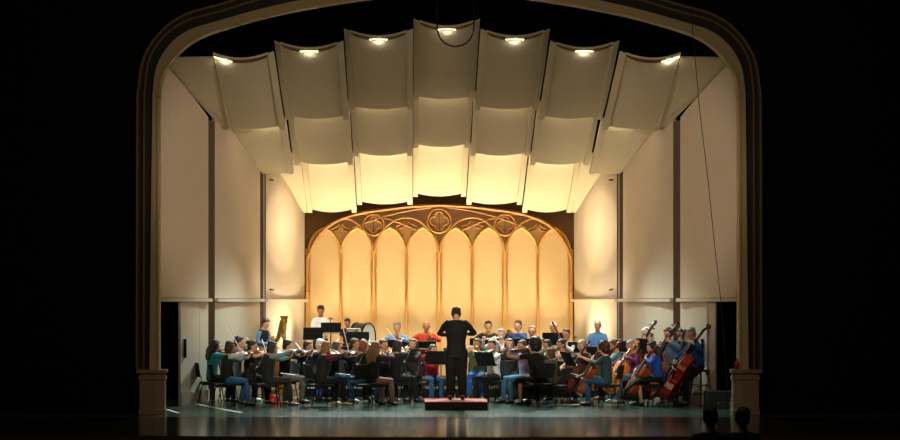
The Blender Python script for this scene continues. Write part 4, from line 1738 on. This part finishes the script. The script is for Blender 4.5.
P(309, 5.0, -30, 'person in black with a pink face just right of the harp', 'pink-faced person beside the harp', top=BLK, hair='short', hcol='dark', pose='violin', irgb=VG, tilt=.4, bottom=JEANS, scale=.96)
P(321.5, 4.5, -50, 'white-haired person in dark clothes below the leftmost high stand', 'white-haired person at left', top=(44, 70, 90), hair='short', hcol='white', pose='violin', irgb=VB, tilt=.5, bottom=BLK)
P(327.5, 2.45, 26, 'person in black vest with maroon sleeves and light brown hair, in front', 'light-haired person in maroon sleeves', top=(18, 17, 20), sleeve=(92, 34, 44), vest=True, hair='bob', hcol='lightbrown', pose='violin', irgb=VG, tilt=.3, bottom=(16, 18, 26), shoes=(196, 168, 120), lean=.12)
P(338, 4.0, -10, 'brown-haired person in dark top and jeans behind the maroon sleeves', 'brown-haired person in jeans', top=(24, 26, 34), hair='bob', hcol='brown', pose='violin', irgb=VG, tilt=1.2, bowpos=.15, bottom=(44, 90, 134), scale=.97)
P(365.5, 3.7, 8, 'auburn-haired person in black with blue jeans left of the long-haired violinist', 'auburn-haired person', top=BLK, hair='bob', hcol='auburn', pose='violin', irgb=VA, tilt=.5, bottom=(48, 96, 140))
P(376.5, 2.4, 44, 'person with long light brown hair seen from behind, maroon sleeves, tan trousers', 'long-haired person in tan trousers', top=(16, 16, 18), sleeve=(66, 24, 34), vest=True, hair='long', hcol='lightbrown', pose='violin', irgb=VB, tilt=.6, bottom=(140, 112, 100), lean=.10)
P(399, 3.5, 35, 'dark-haired person in black lifting a golden violin, left of the white page', 'dark-haired person with golden violin', top=BLK, hair='bob', hcol='dark', pose='violin', irgb=VG, tilt=1.1, bowpos=.15, bottom=(20, 20, 24))
P(356, 5.2, -35, 'dark-haired person half hidden below the bass drum', 'person below the bass drum', top=(30, 30, 36), hair='short', hcol='dark', pose='violin', irgb=VB, tilt=.4, bottom=BLK)
P(384, 4.6, -60, 'brown-haired person in dark blue between two violinists and the horn row', 'brown-haired person in dark blue', top=(30, 36, 54), hair='short', hcol='brown', pose='violin', irgb=VG, tilt=.5, bottom=BLK)
P(413, 5.0, 275, 'brown-haired person with a flute left of the conductor', 'brown-haired flutist', pose='wind', inst='flute', top=(50, 46, 48), hair='bob', hcol='brown', bottom=BLK)
P(433, 4.2, 285, 'person in red top and blue jeans behind the black stand at the podium', 'red-topped person in jeans', pose='viola', irgb=VB, top=(200, 44, 58), hair='bob', hcol='brown', bottom=(52, 92, 140), scale=.92, tilt=.3)
# --- harp and percussion
P(266.5, 6.3, -35, 'standing person in dark vest with light blue sleeves behind the harp', 'harpist', pose='down', seat=None, top=(18, 22, 34), sleeve=(92, 140, 176), vest=True, hair='short', hcol='dark', bottom=(30, 30, 34), lean=.22, scale=.92)
P(321, 8.2, 275, 'standing person in white shirt at the percussion on the left', 'white-shirted percussionist', pose='down', seat=None, top=(232, 234, 230), hair='short', hcol='dark', bottom=(34, 34, 38), scale=1.0)
P(347.5, 7.9, 262, 'standing dark-haired person in black beside the bass drum', 'dark-haired percussionist', pose='down', seat=None, top=BLK, hair='short', hcol='dark', bottom=BLK, scale=.82, sleeve_len='short')
# --- winds and brass
P(397, 7.0, 265, 'grey-haired person in light blue shirt raising a french horn', 'grey-haired horn player', pose='wind', inst='horn', top=(120, 148, 190), hair='short', hcol='grey', bottom=BLK)
P(426.5, 7.0, 272, 'bald person in red shirt raising a french horn beside the conductor', 'bald red-shirted horn player', pose='wind', inst='horn', top=(204, 52, 44), hair='bald', hcol='grey', bottom=BLK, scale=1.02)
P(476.5, 5.2, 262, 'person in olive top and bright jeans just right of the conductor', 'olive-topped person', pose='wind', inst='flute', top=(92, 92, 60), hair='short', hcol='brown', bottom=(34, 90, 160))
P(488, 7.2, 268, 'dark-haired person in dark shirt in the last row right of the conductor', 'dark-haired last-row player', pose='wind', inst='trumpet', top=(58, 56, 46), hair='short', hcol='black', bottom=BLK, scale=1.02)
P(501, 6.0, 266, 'pale-shirted person with a silver flute left of the blue shirt', 'pale-shirted flutist', pose='wind', inst='flute', top=(170, 170, 170), hair='short', hcol='grey', bottom=BLK)
P(517, 7.3, 246, 'brown-haired person in blue shirt turned aside in the last row', 'brown-haired person in blue shirt', pose='wind', inst='trumpet', top=(58, 92, 140), hair='short', hcol='brown', bottom=BLK, scale=1.03)
P(531.5, 6.7, 262, 'person with grey-brown hair and glasses beside a dark pole in the wind rows', 'grey-brown-haired wind player', pose='wind', inst='clarinet', top=(50, 58, 60), hair='short', hcol='greyblond', bottom=BLK, z=.2, glasses=True, scale=1.05)
P(509, 5.2, 262, 'brown-haired person in dark top with a clarinet behind the violists', 'brown-haired clarinettist', pose='wind', inst='clarinet', top=(40, 40, 42), hair='bob', hcol='brown', bottom=BLK)
P(541, 5.4, 258, 'dark-haired person in black with an oboe behind the curly-haired violist', 'oboist', pose='wind', inst='oboe', top=BLK, hair='short', hcol='black', bottom=BLK)
P(553, 8.0, 268, 'white-haired person in white top behind the widest black stand', 'white-haired person in white top', pose='down', top=(226, 226, 220), hair='short', hcol='white', bottom=BLK, scale=1.0)
P(565, 6.2, 240, 'dark-haired person in pale grey shirt bent over in the woodwinds', 'dark-haired person in pale grey', pose='wind', inst='bassoon', top=(176, 180, 178), hair='short', hcol='dark', bottom=BLK)
P(597, 7.3, 262, 'white-haired person in blue shirt sitting before the yellow-lit corner', 'white-haired person in blue shirt', pose='down', top=(84, 136, 196), hair='short', hcol='white', bottom=BLK, scale=1.04)
# --- violas, right of the podium
P(490.5, 4.0, 225, 'dark-haired person in white shirt with red-brown viola behind the stand', 'dark-haired person in white shirt', pose='viola', irgb=VR, top=(226, 226, 220), hair='short', hcol='black', bottom=BLK, tilt=.4)
P(520.5, 3.5, 200, 'person in lilac shirt and light jeans bowing a dark viola', 'lilac-shirted person', pose='viola', irgb=VR, top=(188, 164, 204), hair='short', hcol='brown', bottom=(76, 130, 168), glasses=True, tilt=.1, sleeve_len='short')
P(533.5, 2.45, 122, 'person with big curly black hair and bare arms in black, seen from behind', 'curly-haired person in black', pose='viola', irgb=VR, top=BLK, hair='afro', hcol='black', bottom=BLK, skirt=True, lean=.12, tilt=.1, scale=1.04, sleeve_len='short')
P(549, 3.1, 150, 'small brown-haired person in dark grey jacket right of the curly hair', 'brown-haired person in dark grey', pose='viola', irgb=VR, top=(62, 64, 60), hair='bob', hcol='brown', bottom=BLK, scale=.88, tilt=.2)
P(545.5, 3.95, 205, 'person in mint shirt half hidden behind the big curly hair', 'person in mint shirt', pose='viola', irgb=VR, top=(140, 200, 186), hair='bob', hcol='black', bottom=BLK, tilt=.2, sleeve_len='short', scale=1.0)
P(559.5, 4.5, 190, 'dark-haired person in pale pink blouse among the right strings', 'person in pink blouse', pose='viola', irgb=VR, top=(216, 172, 158), hair='bun', hcol='dark', bottom=BLK, tilt=.2)
# --- cellos
P(581, 3.9, 212, 'grey-blond person with bare arms playing a dark cello', 'grey-blond cellist', pose='cello', irgb=VR, top=(60, 34, 38), hair='short', hcol='greyblond', bottom=(30, 30, 36), sleeve_len='short', bowpos=.25)
P(602, 2.6, 158, 'curly dark-haired person in dark green top and jeans, front right', 'person in dark green', pose='cello', irgb=(140, 62, 30), top=(34, 62, 62), hair='afro', hcol='dark', bottom=(36, 78, 122), bowpos=.35, scale=.98)
P(613.5, 4.5, 165, 'brown-haired person in grey-blue shirt leaning left behind the green top', 'person in grey-blue shirt', pose='cello', irgb=VD, top=(104, 138, 150), hair='short', hcol='brown', bottom=BLK, lean=.15)
P(630, 3.7, 195, 'grey-haired person in purple top playing the bright orange cello', 'grey-haired person in purple', pose='cello', irgb=(236, 130, 30), top=(100, 34, 92), hair='short', hcol='grey', bottom=JEANS, bowpos=.3)
P(651.5, 2.6, 170, 'person with long black hair in royal blue top and wide black skirt', 'black-haired cellist in royal blue', pose='cello', irgb=(140, 62, 30), top=(30, 84, 190), hair='long', hcol='black', bottom=BLK, skirt=True, lean=.16)
# --- basses
P(667, 3.45, 205, 'short-haired person in light blue shirt behind the amber double bass', 'person in light blue shirt', pose='bass', irgb=(184, 104, 40), seat=.72, top=(100, 140, 176), hair='short', hcol='brown', bottom=(30, 34, 40))
P(680.5, 4.05, 200, 'person in navy jacket and glasses between the other bass players', 'person in navy jacket', pose='bass', irgb=VD, seat=.70, top=(24, 40, 66), hair='short', hcol='brown', bottom=(28, 30, 36), glasses=True)
P(690, 2.75, 184, 'grey-haired person in blue sweater leaning over the red double bass, rightmost player', 'grey-haired person in blue sweater', pose='bass', irgb=(200, 50, 28), seat=.74, top=(36, 84, 160), hair='short', hcol='grey', bottom=(24, 26, 32), lean=.22)
P(645, 4.9, 200, 'person with white hair half hidden behind the tilted black stand at right', 'half-hidden white-haired bass player', pose='bass', irgb=VD, seat=.70, top=(80, 80, 84), hair='short', hcol='white', bottom=BLK)
# --- conductor
P(456.5, 1.75, 88, 'conductor standing on the podium, all in black, seen from behind', 'conductor', pose='conduct', seat=None, z=.168, top=(12, 14, 18), hair='short', hcol='dark', bottom=(8, 8, 9), scale=1.115, lean=.05, girth=1.22, coat=True, nod=.06, legw=1.35)

# --- two heads of the audience before the stage
for px, lab_ in ((711, 'dark silhouette of a seated spectator before the stage, left of two'), (743, 'dark silhouette of a seated spectator before the stage, right of two')):
    D = 20.5
    x = CX + (px - 410) * D / FPX
    figure(lab_, x, D + CY, -.66, 90, top=(20, 20, 24), hair='short', hcol='dark', bottom=BLK, scale=1.1)
    c = make_chair(); c.matrix_world = Matrix.Translation((x, D + CY, -.66)) @ RZ(0)
    tagit(c, 'dark chair under the seated spectator ' + ('left' if px < 720 else 'right') + ' of the two', 'chair', 'chairs of the spectators')
bm = NB(); box(bm, 2.2, 4.6, -11.4, -10.2, -.949, -.66)
tagit(obj('floor', bm, VOID), kind='structure')

finish_bake()

# ------------------------------------------------------------------ music stands with music
def stand(px, y, zc, th, label, tilt=20, sheet=True, wd=.50, hg=.33, z=None, grp='black music stands'):
    """th: direction the desk faces (towards its players)"""
    if z is None:
        z = 0.34 if y >= 6.76 else (0.2 if y >= 5.55 else 0.0)
    D = y - CY
    x = CX + (px - 410) * D / FPX
    h = zc - z
    s_ = make_stand(h, tilt, wd, hg)
    # desk local faces -Y; heading -Y -> th
    R = RZ(math.radians(th + 90))
    s_.matrix_world = T(x, y, z) @ R
    tagit(s_, 'black music stand ' + label, 'music stand', grp)
    if sheet:
        m_ = make_sheet(h, tilt, wd - .06, hg - .04)
        m_.matrix_world = T(x, y, z) @ R
        tagit(m_, 'open white sheet music on the stand ' + label, 'sheet music', 'sheet music on the stands')


S = stand
S(313, 6.6, 1.42, 100, 'highest at left, beside the white-shirted percussionist', wd=.46, hg=.30)
S(331, 7.5, 1.55, 95, 'in front of the standing person in white shirt', wd=.48, hg=.24)
S(358, 7.0, 1.32, 92, 'in front of the bass drum', wd=.52, hg=.28)
S(388, 6.1, 1.20, 90, 'in front of the grey-haired horn player', wd=.34, hg=.22, tilt=35)
S(405, 5.9, 1.16, 90, 'left of the bald horn player', wd=.42, hg=.22, tilt=40)
S(426, 6.1, 1.18, 90, 'in front of the bald horn player', wd=.46, hg=.22, tilt=45)
S(479, 6.2, 1.24, 90, 'just right of the conductor, in the wind rows', wd=.42, hg=.20, tilt=35)
S(497, 6.6, 1.22, 90, 'between the last-row player and the flutist', wd=.36, hg=.20, tilt=40)
S(520, 6.3, 1.22, 90, 'before the person in blue shirt', wd=.44, hg=.22, tilt=35)
S(554, 7.2, 1.28, 90, 'widest of the back row, before the white-topped person', wd=.56, hg=.32)
S(577, 6.0, 1.12, 90, 'under the yellow-lit corner', wd=.44, hg=.26)
S(607, 6.3, 1.12, 95, 'before the white-haired person in blue shirt', wd=.44, hg=.26)
S(626, 5.2, 1.16, 60, 'right of the blue shirt, low and square', wd=.46, hg=.26, z=0)
S(645, 4.2, 1.20, 20, 'tilted, half hiding the white-haired bass player', wd=.52, hg=.36, tilt=28)
S(658, 5.4, 1.35, 40, 'thin and edge-on behind the bass scrolls', wd=.40, hg=.26, z=0, tilt=50)
S(436, 2.95, .98, 78, 'closest left of the podium', wd=.44, hg=.30, tilt=20)
S(485, 3.1, .95, 60, 'closest right of the podium', wd=.44, hg=.34, tilt=30)
S(508, 4.3, 1.02, 70, 'behind the podium\'s right stand', wd=.40, hg=.30)
S(411, 3.1, 1.02, 165, 'with a bright slanting page left of the podium', tilt=25)
S(362, 3.0, .98, 180, 'between the maroon-sleeved and the long-haired person', tilt=25)
S(309, 3.0, 1.00, 180, 'in front of the grey-green-sleeved person', tilt=25)
S(262, 3.0, .92, 180, 'low, in front of the pale-sleeved person', tilt=25)
S(303, 4.3, .98, 165, 'in front of the dark-jacketed person', tilt=25)
S(345, 5.0, 1.02, 150, 'in front of the white-haired person at left', tilt=25)
S(372, 6.0, 1.1, 100, 'right of the bass drum, low', wd=.36, hg=.22, tilt=40)
S(568, 3.2, .95, 20, 'between the pink blouse and the grey-blond cellist', tilt=28)
S(543, 4.7, .98, 40, 'behind the curly-haired person', tilt=28)
S(590, 4.9, 1.02, 60, 'behind the curly-haired person in green', tilt=28)
S(455, 4.6, 1.0, 88, 'hidden behind the conductor', tilt=30)

# ------------------------------------------------------------------ harp
HG = mat((176, 138, 66), 0.32, 0.55, var=.2, scale=10, key='harp_gilt')
hx = CX + (281.5 - 410) * 37.7 / FPX
harp = thing('harp', 'tall gilded concert harp left of the players', 'harp', (hx, 6.4, 0), math.radians(-58))
bm = NB(); box(bm, -.24, .20, -.15, .15, .03, .13)
for sx, sy in ((-.2, -.12), (-.2, .12), (.16, -.12), (.16, .12)):
    box(bm, sx - .04, sx + .04, sy - .04, sy + .04, 0, .03)
obj('base', bm, HG, harp, bevel=.012)
bm = NB()
lathe(bm, [(.052, .13), (.056, .20), (.050, .24), (.044, .30), (.042, 1.30), (.056, 1.34), (.044, 1.38), (.050, 1.50), (.062, 1.53), (.050, 1.57), (.064, 1.66), (.080, 1.70), (.072, 1.74), (.076, 1.78), (.098, 1.80), (.100, 1.83), (.03, 1.84)], 18, T(.14, 0, 0))
obj('column', bm, HG, harp, smooth=False)
bm = NB()
nk = [(.13, 1.74), (.07, 1.70), (.0, 1.58), (-.08, 1.42), (-.16, 1.30), (-.26, 1.24), (-.37, 1.26), (-.44, 1.33)]
tube(bm, [(x_, 0, z_) for x_, z_ in nk], [(.055, .07), (.05, .075), (.048, .075), (.042, .07), (.036, .06), (.034, .055), (.035, .055), (.03, .05)], 10, ref=V((0, 1, 0)))
obj('neck', bm, HG, harp)
bm = NB()
tube(bm, [(-.02, 0, .14), (-.24, 0, .72), (-.46, 0, 1.34)], [(.17, .07), (.12, .055), (.06, .035)], 12, ref=V((0, 1, 0)))
obj('soundbox', bm, wood((150, 96, 42), 0.3, 0.5), harp)
bm = NB()
for k in range(26):
    t = k / 25
    xs = .11 - .50 * t
    # lower end on the soundbox line, upper end under the neck
    u = (.10 - t * .0)
    x0 = .04 - .42 * t; z0 = .26 + .95 * t
    zt_ = 0
    for i in range(len(nk) - 1):
        if nk[i + 1][0] <= x0 <= nk[i][0]:
            q = (x0 - nk[i][0]) / (nk[i + 1][0] - nk[i][0]); zt_ = nk[i][1] + (nk[i + 1][1] - nk[i][1]) * q
    if zt_ > z0 + .03:
        tube(bm, [(x0, 0, z0), (x0, 0, zt_)], .0022, 4)
obj('strings', bm, mat((225, 205, 170), 0.4, key='gut_string'), harp)
bm = NB()
for k in range(5):
    tube(bm, [(-.20, -.10 + .05 * k, .07), (-.32, -.10 + .05 * k, .055)], [.008, .012], 6)
obj('pedals', bm, HG, harp)

# ------------------------------------------------------------------ percussion
bd = thing('bass_drum', 'large drum with pale head and dark hoop beside the standing percussionist', 'drum', (*at(362.5, 0, 8.0).xy, .34))
Mx = T(0, 0, .97) @ RZ(math.radians(62)) @ RX(PI / 2)
bm = NB(); lathe(bm, [(.33, -.16), (.33, .16)], 32, Mx, capb=False, capt=False); obj('shell', bm, mat((20, 18, 18), 0.4, key='black_shell'), bd)
for z_ in (-.16, .16):
    bm = NB(); lathe(bm, [(.32, z_ - .004), (.32, z_ + .004)], 32, Mx); obj('drum_head', bm, mat((225, 235, 228), 0.5, key='drum_head_skin'), bd)
    bm = NB(); lathe(bm, [(.33, z_ - .025), (.35, z_ - .02), (.35, z_ + .02), (.33, z_ + .025)], 32, Mx, capb=False, capt=False); obj('hoop', bm, BLACKM, bd)
for sx in (-1, 1):
    bm = NB(); tube(bm, [(sx * .20, -.22, 0), (sx * .16, 0, .66), (sx * .20, .22, 0)], .014, 8); obj('leg', bm, BLACKM, bd)
sd = thing('snare_drum', 'small drum with white head on a stand before the standing percussionists', 'drum', (*at(353.5, 0, 7.4).xy, .34))
bm = NB(); lathe(bm, [(.17, 1.06), (.18, 1.07), (.18, 1.17), (.17, 1.18)], 24); obj('shell', bm, SILVER, sd)
bm = NB(); lathe(bm, [(.165, 1.18), (.165, 1.188)], 24); obj('drum_head', bm, mat((235, 235, 228), 0.5, key='drum_head_skin'), sd)
bm = NB(); tube(bm, [(0, 0, .30), (0, 0, 1.06)], .012, 8); obj('pole', bm, BLACKM, sd)
for k in range(3):
    a = k * 2 * PI / 3
    bm = NB(); tube(bm, [(0, 0, .40), (.22 * math.cos(a), .22 * math.sin(a), 0.008)], .009, 6); obj('leg', bm, BLACKM, sd)


def cymbal(px, y, z, label, r=.17):
    c = at(px, 0, y)
    z0 = 0.34 if y >= 6.76 else (0.2 if y >= 5.55 and c.x < 3.6 else 0.0)
    cy = thing('cymbal_stand', label, 'cymbal', (c.x, y, z0), 0, 'small flat-topped stands')
    h = z - z0
    bm = NB(); lathe(bm, [(.01, h + .02), (.03, h + .018), (.05, h + .004), (r, h - .01), (r, h - .014), (.01, h - .004)], 24); obj('cymbal', bm, mat((40, 36, 26), 0.35, 0.6, key='dark_bronze'), cy)
    bm = NB(); tube(bm, [(0, 0, .30), (0, 0, h + .03)], .009, 8); obj('pole', bm, BLACKM, cy)
    for k in range(3):
        a = k * 2 * PI / 3 + .3
        bm = NB(); tube(bm, [(0, 0, .42), (.22 * math.cos(a), .22 * math.sin(a), .008)], .008, 6); obj('leg', bm, BLACKM, cy)


cymbal(330.5, 7.85, 1.75, 'small dark cymbal on a stand beside the white-shirted percussionist', .10)
cymbal(575, 7.0, 1.32, 'small dark cymbal on a stand left of the white-haired blue shirt', .11)
cymbal(619, 5.1, 1.32, 'small dark flat-topped stand right of the white-haired blue shirt', .10)

# ------------------------------------------------------------------ small things
# white papers on laps
def lap_paper(px, y, z, th, label):
    c = at(px, 0, y)
    bm = NB(); box(bm, -.10, .10, -.15, .15, -.002, .002, T(c.x, y, z) @ RZ(math.radians(th - 90)) @ RX(-.12))
    tagit(obj('loose_sheet', bm, PAPER), label, 'paper')


lap_paper(288, 2.53, .655, 0, 'white paper on the lap of the grey-green-sleeved person')
lap_paper(343, 2.55, .655, 10, 'white paper on the lap of the light-haired person in maroon sleeves')

bag = thing('red_bag', 'small round glossy red bag under the front left chairs', 'bag', (*at(273, 0, 3.2).xy, 0))
bm = NB(); tube(bm, [(0, 0, 0), (0, 0, .02), (0, 0, .10), (0, 0, .17), (0, 0, .20)], [.08, .13, .145, .10, .05], 16)
obj('pouch', bm, mat((226, 56, 30), 0.3, coat=.5, key='red_vinyl'), bag)
bm = NB(); tube(bm, [(.06 * math.cos(a), 0, .19 + .07 * math.sin(a)) for a in [PI * k / 8 for k in range(9)]], .008, 6)
obj('handle', bm, mat((180, 40, 26), 0.5, key='red_strap'), bag)

bt = thing('red_bottle', 'small red bottle standing on the ledge of the right plinth', 'bottle', (*at(737, 0, -.2).xy, c1[0][1]))
bm = NB(); lathe(bm, [(.035, 0), (.04, .01), (.04, .13), (.030, .155), (.016, .17), (.016, .185)], 16); obj('bottle_body', bm, mat((176, 34, 22), 0.25, coat=.4, key='red_plastic'), bt)
bm = NB(); lathe(bm, [(.019, .183), (.019, .21)], 12); obj('cap', bm, mat((120, 30, 22), 0.4, key='red_cap'), bt)
sm_ = thing('small_bottle', 'small pale bottle on the floor by the right plinth', 'bottle', (*at(731.5, 0, 1.0).xy, 0))
bm = NB(); lathe(bm, [(.03, 0), (.035, .01), (.035, .14), (.014, .19), (.014, .21)], 14); obj('bottle_body', bm, mat((150, 165, 160), 0.2, key='pale_plastic'), sm_)
bm = NB(); lathe(bm, [(.017, .208), (.017, .232)], 12); obj('cap', bm, mat((210, 215, 210), 0.4, key='white_cap'), sm_)


# cables
def cable(pts, r, name, label):
    bm = NB(); tube(bm, pts, r, 6)
    tagit(obj(name, bm, mat((12, 11, 10), 0.6, key='black_cable'), smooth=True), label, 'cable')


loop = []
for k in range(17):
    a = PI * k / 16
    loop.append((455.5 - 18.5 * math.cos(a), 24 + 22.5 * math.sin(a) ** .8))
pts = [at(436.5, -20, .9), at(437, 5, .9)] + [at(x, y, .9) for x, y in loop] + [at(474, 5, .9), at(474.5, -20, .9)]
pts = [V((pts[0].x, pts[0].y, 12.05))] + pts[1:-1] + [V((pts[-1].x, pts[-1].y, 12.05))]
cable(pts, .016, 'hanging_cable', 'thick black cable hanging in a loop over the central canopy')
pts = [at(690, -40, -.35), at(692.7, 33, -.35), at(695.5, 63, -.35), at(700, 114, -.35), at(708, 180, -.35), at(714, 240, -.35), at(720.5, 298, -.35), at(724, 340, -.35), at(727, 380, -.35)]
end = at(728, 409, -.35); pts.append(V((end.x, end.y, .0)))
cable(pts, .007, 'hanging_cable', 'thin dark cable running down the right side of the arch')
